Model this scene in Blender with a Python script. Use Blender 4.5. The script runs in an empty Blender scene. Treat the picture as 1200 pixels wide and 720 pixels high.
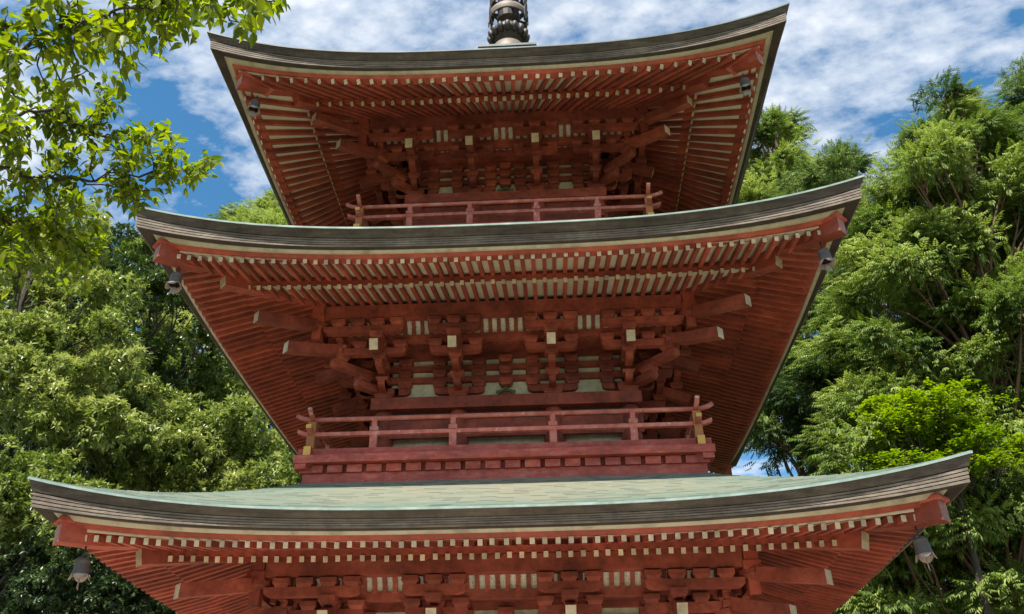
import bpy, math, random
import numpy as np
from mathutils import Matrix, Vector
rng = np.random.default_rng(7)
random.seed(7)
scene = bpy.context.scene
COL = scene.collection

# ------------------------------------------------------------------ camera
CAM = np.array([0.661, -13.616, 1.6]); FPX = 1006.4
PITCH, YAW, ROLL = math.radians(31.46), math.radians(-2.71), math.radians(-0.59)
def cam_axes():
    cp, sp, cy, sy = math.cos(PITCH), math.sin(PITCH), math.cos(YAW), math.sin(YAW)
    f = np.array([sy*cp, cy*cp, sp]); r = np.array([cy, -sy, 0.0]); u = np.cross(r, f)
    c, s = math.cos(ROLL), math.sin(ROLL)
    return c*r+s*u, -s*r+c*u, f
RT, UP, FW = cam_axes()
cd = bpy.data.cameras.new('camera'); cam = bpy.data.objects.new('camera', cd); COL.objects.link(cam)
cd.sensor_fit = 'HORIZONTAL'; cd.sensor_width = 36; cd.lens = FPX/1200*36; cd.clip_start = .05; cd.clip_end = 2000
m = Matrix.Identity(4)
for i in range(3):
    m[i][0], m[i][1], m[i][2], m[i][3] = RT[i], UP[i], -FW[i], CAM[i]
cam.matrix_world = m
scene.camera = cam
def at(px, py, Y):
    """point of the place at depth plane y=Y seen at photo position px,py (1200x720)"""
    d = FW + RT*((px-600)/FPX) + UP*((360-py)/FPX)
    return CAM + d*((Y-CAM[1])/d[1])

# ------------------------------------------------------------------ sun, sky, exposure
SUN_EL, SUN_AZ = math.radians(59.5), math.radians(20)      # azimuth: towards -x from the -y direction
sdir = Vector((-math.sin(SUN_AZ)*math.cos(SUN_EL), -math.cos(SUN_AZ)*math.cos(SUN_EL), math.sin(SUN_EL)))
sl = bpy.data.lights.new('sun', 'SUN'); sl.energy = 5.0; sl.angle = math.radians(.55); sl.color = (1, .955, .88)
so = bpy.data.objects.new('sun', sl); COL.objects.link(so); so.rotation_euler = sdir.to_track_quat('Z', 'Y').to_euler()
so.location = (0, -30, 40)
w = bpy.data.worlds.new('World'); scene.world = w; w.use_nodes = True
def world_nodes():
    nt = w.node_tree; N = nt.nodes; L = nt.links
    N.clear()
    out = N.new('ShaderNodeOutputWorld'); bg = N.new('ShaderNodeBackground'); bg.inputs['Strength'].default_value = .11
    sky = N.new('ShaderNodeTexSky'); sky.sky_type = 'NISHITA'; sky.sun_disc = False
    sky.sun_elevation = SUN_EL; sky.sun_rotation = math.atan2(sdir.x, sdir.y)
    sky.air_density = 1.0; sky.dust_density = .2; sky.ozone_density = 1.0
    tc = N.new('ShaderNodeTexCoord'); sp = N.new('ShaderNodeSeparateXYZ'); L.new(tc.outputs['Generated'], sp.inputs[0])
    def math_(op, a, b=None, clamp=False):
        n = N.new('ShaderNodeMath'); n.operation = op; n.use_clamp = clamp
        for i, x in enumerate((a, b)):
            if x is None: continue
            if isinstance(x, (int, float)): n.inputs[i].default_value = x
            else: L.new(x, n.inputs[i])
        return n.outputs[0]
    z = math_('MAXIMUM', sp.outputs['Z'], .02); z = math_('ADD', z, .12)
    u = math_('DIVIDE', sp.outputs['X'], z); v = math_('DIVIDE', sp.outputs['Y'], z)
    cb = N.new('ShaderNodeCombineXYZ'); L.new(u, cb.inputs[0]); L.new(v, cb.inputs[1])
    mp = N.new('ShaderNodeMapping'); L.new(cb.outputs[0], mp.inputs['Vector'])
    mp.inputs['Location'].default_value = (4.334, 5.973, 0); mp.inputs['Rotation'].default_value = (0, 0, math.radians(35)); mp.inputs['Scale'].default_value = (1.25, 1.8, 1)
    n1 = N.new('ShaderNodeTexNoise'); n1.inputs['Scale'].default_value = 1.9; n1.inputs['Detail'].default_value = 9; n1.inputs['Roughness'].default_value = .56; n1.inputs['Distortion'].default_value = .35
    L.new(mp.outputs[0], n1.inputs['Vector'])
    n2 = N.new('ShaderNodeTexNoise'); n2.inputs['Scale'].default_value = 11; n2.inputs['Detail'].default_value = 6; n2.inputs['Roughness'].default_value = .6
    L.new(mp.outputs[0], n2.inputs['Vector'])
    mixv = math_('ADD', math_('MULTIPLY', n1.outputs[0], .66), math_('MULTIPLY', n2.outputs[0], .34))
    rp = N.new('ShaderNodeValToRGB'); L.new(mixv, rp.inputs[0])
    e = rp.color_ramp.elements; e[0].position = .44; e[0].color = (0.03, 0.03, 0.03, 1); e[1].position = .61; e[1].color = (1, 1, 1, 1)
    m = rp.color_ramp.elements.new(.515); m.color = (.5, .5, .5, 1)
    cov = math_('MULTIPLY', rp.outputs[0], .93)
    mx = N.new('ShaderNodeMix'); mx.data_type = 'RGBA'; L.new(cov, mx.inputs['Factor']); hs = N.new('ShaderNodeHueSaturation'); hs.inputs['Hue'].default_value = .49; hs.inputs['Saturation'].default_value = 1.35; L.new(sky.outputs[0], hs.inputs['Color']); L.new(hs.outputs[0], mx.inputs['A'])
    mx.inputs['B'].default_value = (5.3, 5.6, 6.0, 1)
    L.new(mx.outputs['Result'], bg.inputs['Color']); L.new(bg.outputs[0], out.inputs['Surface'])
world_nodes()
vs = scene.view_settings; vs.view_transform = 'Standard'; vs.look = 'None'; vs.exposure = 0.78; vs.gamma = 1
scene.cycles.max_bounces = 8; scene.cycles.diffuse_bounces = 5; scene.cycles.transmission_bounces = 4; scene.cycles.caustics_reflective = False
scene.cycles.use_denoising = True

# ------------------------------------------------------------------ materials
def lin(c): return tuple(c)+(1,) if len(c) == 3 else c
def mat(name, base, dark=None, light=None, scale=6, rough=.7, bump=.15, stretch=(1, 1, 1), metallic=0, amt=.5, wear=None, wear_at=.62, fine=40, objrand=.12, fade=0):
    m = bpy.data.materials.new(name); m.use_nodes = True; nt = m.node_tree; N = nt.nodes; L = nt.links
    b = N['Principled BSDF']; b.inputs['Roughness'].default_value = rough; b.inputs['Metallic'].default_value = metallic
    tc = N.new('ShaderNodeTexCoord'); gm = N.new('ShaderNodeNewGeometry'); mp = N.new('ShaderNodeMapping'); L.new(gm.outputs['Position'], mp.inputs['Vector']); mp.inputs['Scale'].default_value = stretch
    n = N.new('ShaderNodeTexNoise'); n.inputs['Scale'].default_value = scale; n.inputs['Detail'].default_value = 6; n.inputs['Roughness'].default_value = .6; L.new(mp.outputs[0], n.inputs['Vector'])
    r = N.new('ShaderNodeValToRGB'); L.new(n.outputs[0], r.inputs[0]); e = r.color_ramp.elements
    d = dark or tuple(x*(1-amt*.7) for x in base); l = light or tuple(min(1, x*(1+amt*.5)) for x in base)
    e[0].position = .3; e[0].color = lin(d); e[1].position = .7; e[1].color = lin(l); k = e.new(.5); k.color = lin(base)
    col = r.outputs[0]
    nf = N.new('ShaderNodeTexNoise'); nf.inputs['Scale'].default_value = fine; nf.inputs['Detail'].default_value = 5; L.new(mp.outputs[0], nf.inputs['Vector'])
    if wear:
        rw = N.new('ShaderNodeValToRGB'); L.new(nf.outputs[0], rw.inputs[0]); rw.color_ramp.elements[0].position = wear_at; rw.color_ramp.elements[1].position = wear_at+.08
        mx = N.new('ShaderNodeMix'); mx.data_type = 'RGBA'; L.new(rw.outputs[0], mx.inputs['Factor']); L.new(col, mx.inputs['A']); mx.inputs['B'].default_value = lin(wear); col = mx.outputs['Result']
    if fade:
        nl = N.new('ShaderNodeTexNoise'); nl.inputs['Scale'].default_value = 1.3; nl.inputs['Detail'].default_value = 4; L.new(gm.outputs['Position'], nl.inputs['Vector'])
        gr = N.new('ShaderNodeTexNoise'); gr.inputs['Scale'].default_value = 9; gr.inputs['Detail'].default_value = 7; gr.inputs['Roughness'].default_value = .7; L.new(gm.outputs['Position'], gr.inputs['Vector'])
        a1 = N.new('ShaderNodeMapRange'); L.new(nl.outputs[0], a1.inputs[0]); a1.inputs['From Min'].default_value = .3; a1.inputs['From Max'].default_value = .7; a1.inputs['To Min'].default_value = 1-fade; a1.inputs['To Max'].default_value = 1+fade
        a2 = N.new('ShaderNodeMapRange'); L.new(gr.outputs[0], a2.inputs[0]); a2.inputs['From Min'].default_value = .36; a2.inputs['From Max'].default_value = .56; a2.inputs['To Min'].default_value = 1-fade*1.0; a2.inputs['To Max'].default_value = 1.06
        mu = N.new('ShaderNodeMath'); mu.operation = 'MULTIPLY'; L.new(a1.outputs[0], mu.inputs[0]); L.new(a2.outputs[0], mu.inputs[1])
        hv = N.new('ShaderNodeHueSaturation'); L.new(mu.outputs[0], hv.inputs['Value']); L.new(col, hv.inputs['Color']); col = hv.outputs[0]
    if objrand:
        oi = N.new('ShaderNodeObjectInfo'); mr = N.new('ShaderNodeMapRange'); L.new(oi.outputs['Random'], mr.inputs[0]); mr.inputs['To Min'].default_value = 1-objrand; mr.inputs['To Max'].default_value = 1+objrand
        hs = N.new('ShaderNodeHueSaturation'); L.new(mr.outputs[0], hs.inputs['Value']); L.new(col, hs.inputs['Color']); col = hs.outputs[0]
    L.new(col, b.inputs['Base Color'])
    if bump:
        bp = N.new('ShaderNodeBump'); bp.inputs['Strength'].default_value = bump; bp.inputs['Distance'].default_value = .02; L.new(nf.outputs[0], bp.inputs['Height']); L.new(bp.outputs[0], b.inputs['Normal'])
    return m
M = {}
M['red'] = mat('red_lead_paint', (.28, .057, .031), dark=(.165, .034, .020), light=(.35, .082, .048), scale=3, bump=.3, rough=.75, fade=.32, objrand=.2, wear=(.30, .16, .11), wear_at=.70)
M['eave_red'] = mat('eave_red_paint', (.335, .062, .033), dark=(.225, .042, .023), light=(.40, .085, .048), scale=3, bump=.25, rough=.7, fade=.22, objrand=.28, wear=(.22, .05, .03), wear_at=.66)
M['faded'] = mat('faded_pinkish_red_paint', (.46, .086, .056), dark=(.35, .06, .04), light=(.53, .145, .105), scale=5, stretch=(1, 1, 3), bump=.3, fade=.2, wear=(.52, .36, .34), wear_at=.66, fine=22)
M['pale'] = mat('pale_end_grain_paint', (.56, .45, .31), scale=8, amt=.35, bump=.1, fade=.15, objrand=.22, wear=(.30, .2, .13), wear_at=.68)
M['cream'] = mat('cream_soffit_board', (.72, .64, .49), scale=4, amt=.2, bump=.1, objrand=.05)
M['creamedge'] = mat('cream_edge_board', (.50, .44, .32), dark=(.33, .28, .2), light=(.56, .5, .38), scale=5, bump=.15, wear=(.22, .18, .13), wear_at=.64, objrand=.05)
M['plaster'] = mat('greenish_lime_plaster', (.54, .53, .39), scale=3, amt=.3, bump=.2, fade=.22)
M['stripe'] = mat('stained_white_cove', (.62, .58, .46), scale=6, amt=.3, bump=.1, wear=(.16, .11, .07), wear_at=.58, fine=60)
M['edge'] = mat('weathered_edge_layers', (.19, .150, .112), dark=(.112, .088, .066), light=(.265, .213, .162), scale=2.2, stretch=(1, 1, 9), bump=.35, fade=.25, rough=.85, wear=(.25, .22, .185), wear_at=.66, fine=18)
M['edgetop'] = mat('shade_dark_top_edge_layer', (.080, .062, .046), dark=(.047, .037, .029), light=(.12, .096, .073), scale=2.2, stretch=(1, 1, 9), bump=.35, rough=.85, fade=.25, wear=(.16, .14, .115), wear_at=.66, fine=18)  # darker than the layers below: shade under the lip put into the colour
M['undershade'] = mat('shade_brown_underboard', (.050, .034, .026), dark=(.03, .021, .016), light=(.075, .052, .04), scale=4, bump=.2, rough=.85)  # dark brown paints in the shade on the eave underside
M['gold'] = mat('ochre_rail_end_paint', (.70, .40, .09), scale=9, amt=.3, bump=.1, wear=(.5, .36, .2), wear_at=.62)
M['hipend'] = mat('pinkish_worn_hip_end', (.44, .20, .15), scale=9, amt=.5, bump=.15, fade=.2)
M['rail'] = mat('sun_bleached_rail_paint', (.54, .150, .108), dark=(.42, .10, .07), light=(.60, .25, .20), scale=6, bump=.3, fade=.15, wear=(.60, .42, .38), wear_at=.62, fine=16)
M['orange'] = mat('orange_brown_post_paint', (.40, .15, .05), scale=9, amt=.3, bump=.1)
M['bronze'] = mat('dark_bronze', (.060, .050, .046), scale=9, amt=.4, metallic=.35, rough=.55, bump=.12)
M['bellbronze'] = mat('brown_bell_bronze', (.095, .078, .070), scale=12, amt=.4, metallic=.0, rough=.6, bump=.12)
M['belllip'] = mat('sun_toned_bell_lip', (.30, .235, .20), scale=12, amt=.4, rough=.6, bump=.1)  # paler than the body: sunlight on lip and plate put into the colour
M['ring'] = mat('grey_brown_bronze_ring', (.19, .145, .115), scale=7, amt=.4, metallic=.2, rough=.6, bump=.12)
M['green'] = mat('green_carving_paint', (.09, .13, .055), scale=20, amt=.4, bump=.2)
M['dark'] = mat('dark_recess_tone', (.035, .016, .011), scale=4, amt=.3)
M['stone'] = mat('granite', (.34, .32, .29), scale=14, amt=.25, bump=.3)
M['bark'] = mat('grey_brown_bark', (.065, .05, .038), scale=9, amt=.6, stretch=(1, 1, .3), bump=.6, rough=.9)
M['darkbark'] = mat('dark_cherry_bark', (.035, .026, .022), scale=14, amt=.5, bump=.5, rough=.85)
M['redbark'] = mat('reddish_cypress_bark', (.16, .085, .055), scale=9, amt=.6, stretch=(3, 3, .4), bump=.6, rough=.9)

def copper(name):
    m = mat(name, (.185, .208, .148), dark=(.285, .235, .148), light=(.095, .16, .12), scale=1.6, stretch=(.7, .7, 13), rough=.6, bump=.12, wear=(.33, .30, .20), wear_at=.6, fine=5, objrand=0)
    nt = m.node_tree; N = nt.nodes; L = nt.links; b = N['Principled BSDF']
    # per-sheet tint stored on the plates
    a = N.new('ShaderNodeAttribute'); a.attribute_name = 'tint'
    ramp = N.new('ShaderNodeValToRGB'); L.new(a.outputs['Fac'], ramp.inputs[0]); e = ramp.color_ramp.elements
    e[0].color = (.085, .165, .125, 1); e[1].color = (.275, .225, .14, 1); k = e.new(.25); k.color = (.155, .215, .155, 1); k = e.new(.5); k.color = (.235, .222, .15, 1)
    src = b.inputs['Base Color'].links[0].from_socket
    mx = N.new('ShaderNodeMix'); mx.data_type = 'RGBA'; mx.inputs['Factor'].default_value = .5
    L.new(src, mx.inputs['A']); L.new(ramp.outputs[0], mx.inputs['B']); L.new(mx.outputs['Result'], b.inputs['Base Color'])
    return m
M['copper'] = copper('verdigris_copper')
M['coppergrime'] = mat('grimy_sheet_joint', (.085, .105, .08), scale=4, amt=.4, objrand=0)
M['copperlip2'] = mat('dull_green_lip', (.20, .27, .22), dark=(.11, .15, .13), light=(.34, .42, .36), scale=3, rough=.6, bump=.05)
M['copperlip3'] = mat('blackened_lip', (.07, .09, .09), dark=(.04, .05, .05), light=(.13, .17, .15), scale=3, rough=.6, bump=.05)
M['copperlip'] = mat('pale_verdigris_lip', (.21, .28, .24), dark=(.14, .19, .165), light=(.30, .37, .33), scale=5, rough=.5, bump=.05)

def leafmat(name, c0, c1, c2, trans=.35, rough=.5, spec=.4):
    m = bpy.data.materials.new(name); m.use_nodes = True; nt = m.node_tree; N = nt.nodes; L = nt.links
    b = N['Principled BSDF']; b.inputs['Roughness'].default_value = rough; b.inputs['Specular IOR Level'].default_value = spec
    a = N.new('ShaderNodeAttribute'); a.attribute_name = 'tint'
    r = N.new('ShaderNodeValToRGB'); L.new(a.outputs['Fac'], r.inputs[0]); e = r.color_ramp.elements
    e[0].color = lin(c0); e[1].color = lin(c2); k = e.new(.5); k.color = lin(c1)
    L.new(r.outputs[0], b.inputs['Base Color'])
    t = N.new('ShaderNodeBsdfTranslucent'); hs = N.new('ShaderNodeHueSaturation'); hs.inputs['Saturation'].default_value = 1.15; hs.inputs['Value'].default_value = 1.5; L.new(r.outputs[0], hs.inputs['Color']); L.new(hs.outputs[0], t.inputs['Color'])
    mx = N.new('ShaderNodeMixShader'); mx.inputs[0].default_value = trans; L.new(b.outputs[0], mx.inputs[1]); L.new(t.outputs[0], mx.inputs[2])
    L.new(mx.outputs[0], N['Material Output'].inputs['Surface'])
    return m
M['leaf_shii'] = leafmat('olive_evergreen_leaf', (.055, .095, .017), (.20, .26, .055), (.45, .48, .17), .28, .36, .6)
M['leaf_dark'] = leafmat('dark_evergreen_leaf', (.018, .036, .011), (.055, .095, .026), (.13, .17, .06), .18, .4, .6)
M['leaf_cypress'] = leafmat('cypress_spray', (.045, .085, .018), (.15, .215, .042), (.33, .39, .10), .28, .6, .25)
M['leaf_cypress_dark'] = leafmat('dark_cypress_spray', (.03, .06, .018), (.09, .145, .036), (.19, .25, .07), .25, .6, .25)
M['leaf_maple'] = leafmat('bright_maple_leaf', (.10, .17, .018), (.19, .28, .028), (.33, .40, .055), .45, .5, .3)
M['leaf_mid'] = leafmat('mid_green_leaf', (.035, .085, .014), (.08, .17, .025), (.16, .26, .04), .35, .5, .35)
M['leaf_cherry'] = leafmat('cherry_leaf', (.060, .10, .010), (.14, .19, .015), (.26, .30, .028), .6, .45, .35)

# ------------------------------------------------------------------ mesh helpers
class MB:
    def __init__(s): s.v = []; s.f = []; s.m = []; s.t = []
    def add(s, verts, faces, mi=0, tint=None):
        o = len(s.v); s.v.extend([tuple(map(float, p)) for p in verts])
        for j, f in enumerate(faces):
            s.f.append([o+i for i in f]); s.m.append(mi[j] if isinstance(mi, (list, tuple)) else mi); s.t.append(.5 if tint is None else tint)
        return s
    def hexa(s, p, mi=0): return s.add(p, [(0, 3, 2, 1), (4, 5, 6, 7), (0, 1, 5, 4), (1, 2, 6, 5), (2, 3, 7, 6), (3, 0, 4, 7)], mi)
    def box(s, c, d, mi=0, R=None):
        x, y, z = (k/2 for k in d)
        P = [(-x, -y, -z), (x, -y, -z), (x, y, -z), (-x, y, -z), (-x, -y, z), (x, -y, z), (x, y, z), (-x, y, z)]
        if R is not None: P = [tuple(R @ Vector(p)) for p in P]
        return s.hexa([(p[0]+c[0], p[1]+c[1], p[2]+c[2]) for p in P], mi)
    def box2(s, lo, hi, mi=0): return s.box([(a+b)/2 for a, b in zip(lo, hi)], [b-a for a, b in zip(lo, hi)], mi)
    def prism(s, prof, org, ax, az, aw, w, mi=0):
        """prof: (a,z) polygon in plane ax,az; extruded +-w/2 along aw"""
        o, ax, az, aw = (np.array(k, float) for k in (org, ax, az, aw)); n = len(prof)
        V = [o+ax*a+az*b-aw*w/2 for a, b in prof]+[o+ax*a+az*b+aw*w/2 for a, b in prof]
        F = [tuple(range(n)), tuple(range(2*n-1, n-1, -1))]+[(i, i+n, (i+1) % n+n, (i+1) % n) for i in range(n)]
        return s.add(V, F, mi)
    def tube(s, path, rad, n=8, mi=0, cap=True):
        path = [np.array(p, float) for p in path]; rad = [rad]*len(path) if isinstance(rad, (int, float)) else rad
        V = []; pu = None
        for i, p in enumerate(path):
            t = path[min(i+1, len(path)-1)]-path[max(i-1, 0)]; t = t/(np.linalg.norm(t)+1e-9)
            if pu is None: pu = np.cross(t, (0, 0, 1) if abs(t[2]) < .9 else (1, 0, 0))
            pu = pu-t*np.dot(pu, t); pu /= np.linalg.norm(pu)+1e-9; q = np.cross(t, pu)
            V += [p+rad[i]*(math.cos(2*math.pi*k/n)*pu+math.sin(2*math.pi*k/n)*q) for k in range(n)]
        F = [(i*n+k, i*n+(k+1) % n, (i+1)*n+(k+1) % n, (i+1)*n+k) for i in range(len(path)-1) for k in range(n)]
        if cap: F += [tuple(range(n-1, -1, -1)), tuple(range((len(path)-1)*n, len(path)*n))]
        return s.add(V, F, mi)
    def lathe(s, prof, n=24, c=(0, 0, 0), mi=0):
        V = [(c[0]+r*math.cos(2*math.pi*k/n), c[1]+r*math.sin(2*math.pi*k/n), c[2]+z) for r, z in prof for k in range(n)]
        F = [(i*n+k, i*n+(k+1) % n, (i+1)*n+(k+1) % n, (i+1)*n+k) for i in range(len(prof)-1) for k in range(n)]
        return s.add(V, F, mi)
    def mesh(s, name, mats, smooth=False, tint=False):
        me = bpy.data.meshes.new(name); me.from_pydata(s.v, [], s.f)
        for k in mats: me.materials.append(M[k])
        me.polygons.foreach_set('material_index', s.m)
        if smooth: me.polygons.foreach_set('use_smooth', [True]*len(s.f))
        if tint:
            a = me.attributes.new('tint', 'FLOAT', 'FACE'); a.data.foreach_set('value', s.t)
        me.update(); return me
    def build(s, name, mats, parent=None, smooth=False, tint=False, rz=0, fix=True):
        mats = [mats] if isinstance(mats, str) else mats
        me = s.mesh(name, mats, smooth, tint)
        if fix: recalc(me)
        return link(name, me, parent, rz)
import bmesh
def recalc(me):
    bm = bmesh.new(); bm.from_mesh(me); bmesh.ops.recalc_face_normals(bm, faces=bm.faces); bm.to_mesh(me); bm.free()
def link(name, me, parent=None, rz=0):
    o = bpy.data.objects.new(name, me); COL.objects.link(o)
    if parent is not None: o.parent = parent
    if rz: o.rotation_euler = (0, 0, rz)
    return o
def empty(name, loc=(0, 0, 0), label=None, cat=None, group=None):
    o = bpy.data.objects.new(name, None); COL.objects.link(o); o.location = loc; o.empty_display_size = .2
    tag(o, label, cat, group); return o
def tag(o, label=None, cat=None, group=None, kind=None):
    for k, v in (('label', label), ('category', cat), ('group', group), ('kind', kind)):
        if v: o[k] = v
    return o
HALF = math.pi/2
def copy_to(o, parent, rz):
    c = o.copy(); COL.objects.link(c); c.parent = parent; c.rotation_euler = (0, 0, rz); return c

# ------------------------------------------------------------------ ground and hill
def terrain(x, y):
    r = max(0., (y-9)/40); s = min(1, r)
    side = max(0., (-x-9)/30)
    return 14*s*s*(3-2*s)+9*min(1, side)**2+.12*math.sin(x*.21)*math.sin(y*.17)*min(1, max(0, (abs(x)+abs(y)-16)/8))
g = MB(); nx = 70
gx = np.concatenate([np.linspace(-600, -60, 10), np.linspace(-50, 50, 51), np.linspace(60, 600, 10)]); gy = np.concatenate([np.linspace(-300, -40, 8), np.linspace(-32, 70, 52), np.linspace(90, 700, 10)])
V = [(x, y, terrain(x, y)) for y in gy for x in gx]; nx = len(gx)
F = [(j*nx+i, j*nx+i+1, (j+1)*nx+i+1, (j+1)*nx+i) for j in range(len(gy)-1) for i in range(nx-1)]
M['ground'] = mat('leaf_litter_and_gravel', (.07, .075, .035), dark=(.03, .04, .015), light=(.12, .12, .06), scale=1.2, bump=.4, objrand=0)
g.add(V, F); go = g.build('ground', 'ground', smooth=True, fix=False); tag(go, 'gravel and leaf litter ground rising to a wooded hill', 'ground', kind='structure')
M['bounce_gravel'] = mat('bounce_court_gravel', (.50, .43, .33), scale=30, amt=.3, bump=.5, objrand=0)
pv = MB(); pv.add([(-9, -24, .004), (5.6, -24, .004), (5.6, 7, .004), (-9, 7, .004)], [(0, 1, 2, 3)])  # unseen; brightened as fill under the eaves, cut short to darken the right side
po = pv.build('bounce_court', 'bounce_gravel'); tag(po, 'added pale gravel court bouncing light up under the eaves', 'ground', kind='structure')

# ------------------------------------------------------------------ pagoda
pag = empty('pagoda', (0, 0, 0), 'three storey wooden pagoda painted red with green copper roofs', 'pagoda')
# per tier: lip half width, lip z, corner bow, lift, column half, inner column, purlin plane, purlin underside z, base tip offset/z, roof end (o,z)
T = {1: dict(W=4.842, zl=4.52, bow=.158, L=.40, c=2.11, ci=.82, q=3.01, zp=4.30, bo=3.90, bz=4.265, ro=2.55, rz=5.69, nf=65, xf=4.461, nb=55, fan=False),
     2: dict(W=4.647, zl=8.36, bow=.158, L=.43, c=1.84, ci=.71, q=2.74, zp=8.12, bo=3.63, bz=8.13, ro=2.3, rz=9.66, nf=60, xf=4.244, nb=50, fan=False),
     3: dict(W=4.390, zl=11.94, bow=.158, L=.52, c=1.60, ci=.565, q=2.45, zp=12.20, bo=3.26, bz=12.0, ro=.5, rz=15.45, nf=38, xf=3.70, nb=38, fan=True)}
NT = 40
TS = np.linspace(-1, 1, NT+1)
def ring_pts(o, z, bow, lift, k, ts=TS):
    """one side (k*90 deg) of a curved square ring"""
    out = []
    for t in ts:
        a = abs(t)**3; oo = o+bow*a; u = t*(o+bow); x, y = u, -oo
        for _ in range(k): x, y = -y, x
        out.append((x, y, z+lift*a))
    return out
def ring(mb, sec, mi=0, closed=True, sides=(0, 1, 2, 3)):
    """sweep a cross-section [(o,z,bow,lift)...] around the square"""
    n = len(sec)
    for k in sides:
        rows = [ring_pts(*p, k) for p in sec]; V = [p for r in rows for p in r]; w_ = NT+1
        F = [(a*w_+i, a*w_+i+1, ((a+1) % n)*w_+i+1, ((a+1) % n)*w_+i) for a in range(n if closed else n-1) for i in range(NT)]
        mb.add(V, F, mi)
    return mb
def prof_arm(a0, a1, h, r0=True, r1=True, R=.10):
    """side outline of a bracket arm: curved up at the ends"""
    P = []
    if r0: P += [(a0, h), (a0, h*.55)]+[(a0+R*(1-math.cos(t)), h*.55*(1-math.sin(t))) for t in (.5, 1.05, math.pi/2)]
    else: P += [(a0, h), (a0, 0)]
    if r1: P += [(a1-R*(1-math.cos(t)), h*.55*(1-math.sin(t))) for t in (math.pi/2, 1.05, .5)]+[(a1, h*.55), (a1, h)]
    else: P += [(a1, 0), (a1, h)]
    return P
AW, AH, PITCHV, BH = .105, .115, .197, .105
def arm_lat(u0, u1, o, z, **k):
    mb = MB(); mb.prism(prof_arm(u0, u1, AH, **k), (0, -o, z), (1, 0, 0), (0, 0, 1), (0, 1, 0), AW); return mb
def arm_out(u, o0, o1, z, w=AW):
    mb = MB(); mb.prism(prof_arm(o0, o1, AH, False, True), (u, 0, z), (0, -1, 0), (0, 0, 1), (1, 0, 0), w); return mb
def block_mesh(w_=.205, h=BH):
    mb = MB(); b = w_*.37; a = w_/2; zz = [(b, 0), (a-.012, h*.36), (a, h*.40), (a, h)]
    V = [(sx*r, sy*r, z) for r, z in zz for sx, sy in ((-1, -1), (1, -1), (1, 1), (-1, 1))]
    F = [(0, 3, 2, 1), (12, 13, 14, 15)]+[(i*4+k, i*4+(k+1) % 4, i*4+4+(k+1) % 4, i*4+4+k) for i in range(3) for k in range(4)]
    mb.add(V, F); me = mb.mesh('bearing_block', ['red']); recalc(me); return me
BLOCK = block_mesh(); BIG = block_mesh(.31, .17); DBLOCK = block_mesh(.21, .10)
def put(name, me, loc, parent, rz=0, rot=None):
    o = link(name, me, parent); o.location = loc; o.rotation_euler = rot if rot else (0, 0, rz); return o
def bar(mb, p0, p1, w_, h, mi=0, mi_end=None, up=(0, 0, 1)):
    """rectangular bar from p0 to p1; p1 end face may take its own material"""
    p0, p1 = np.array(p0, float), np.array(p1, float); d = p1-p0; d = d/np.linalg.norm(d); s = np.cross(d, up); s /= np.linalg.norm(s); u = np.cross(s, d)
    P = [p+s*a*w_/2+u*b*h/2 for p in (p0, p1) for a, b in ((-1, -1), (1, -1), (1, 1), (-1, 1))]
    e = mi if mi_end is None else mi_end
    return mb.hexa(P, [mi, e, mi, mi, mi, mi])
# unit rafter: runs from origin along -y for 1 m, end face pale
RW, RH = .053, .068
rf = MB(); P = [(a*RW/2, y, b*RH/2) for y in (0, -1) for a, b in ((-1, -1), (1, -1), (1, 1), (-1, 1))]
rf.hexa(P, [0, 1, 0, 0, 0, 0]); RAFTER = rf.mesh('rafter', ['eave_red', 'pale']); recalc(RAFTER)
RW2, RH2 = .060, .080
rf = MB(); P = [(a*RW2/2, y, b*RH2/2) for y in (0, -1) for a, b in ((-1, -1), (1, -1), (1, 1), (-1, 1))]
rf.hexa(P, [0, 1, 0, 0, 0, 0]); FANRAFTER = rf.mesh('fan_rafter', ['eave_red', 'pale']); recalc(FANRAFTER)
def rafter_matrix(p0, p1):
    p0, p1 = Vector(p0), Vector(p1); d = (p0-p1); ln = d.length; d.normalize()
    s = d.cross(Vector((0, 0, 1))).normalized(); u = s.cross(d)
    mt = Matrix((s.to_4d(), (d*1).to_4d(), u.to_4d(), (0, 0, 0, 1))).transposed()
    mt = Matrix(((s.x, d.x*ln, u.x, p0.x), (s.y, d.y*ln, u.y, p0.y), (s.z, d.z*ln, u.z, p0.z), (0, 0, 0, 1)))
    return mt
ROTK = [Matrix.Rotation(k*HALF, 4, 'Z') for k in range(4)]

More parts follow.
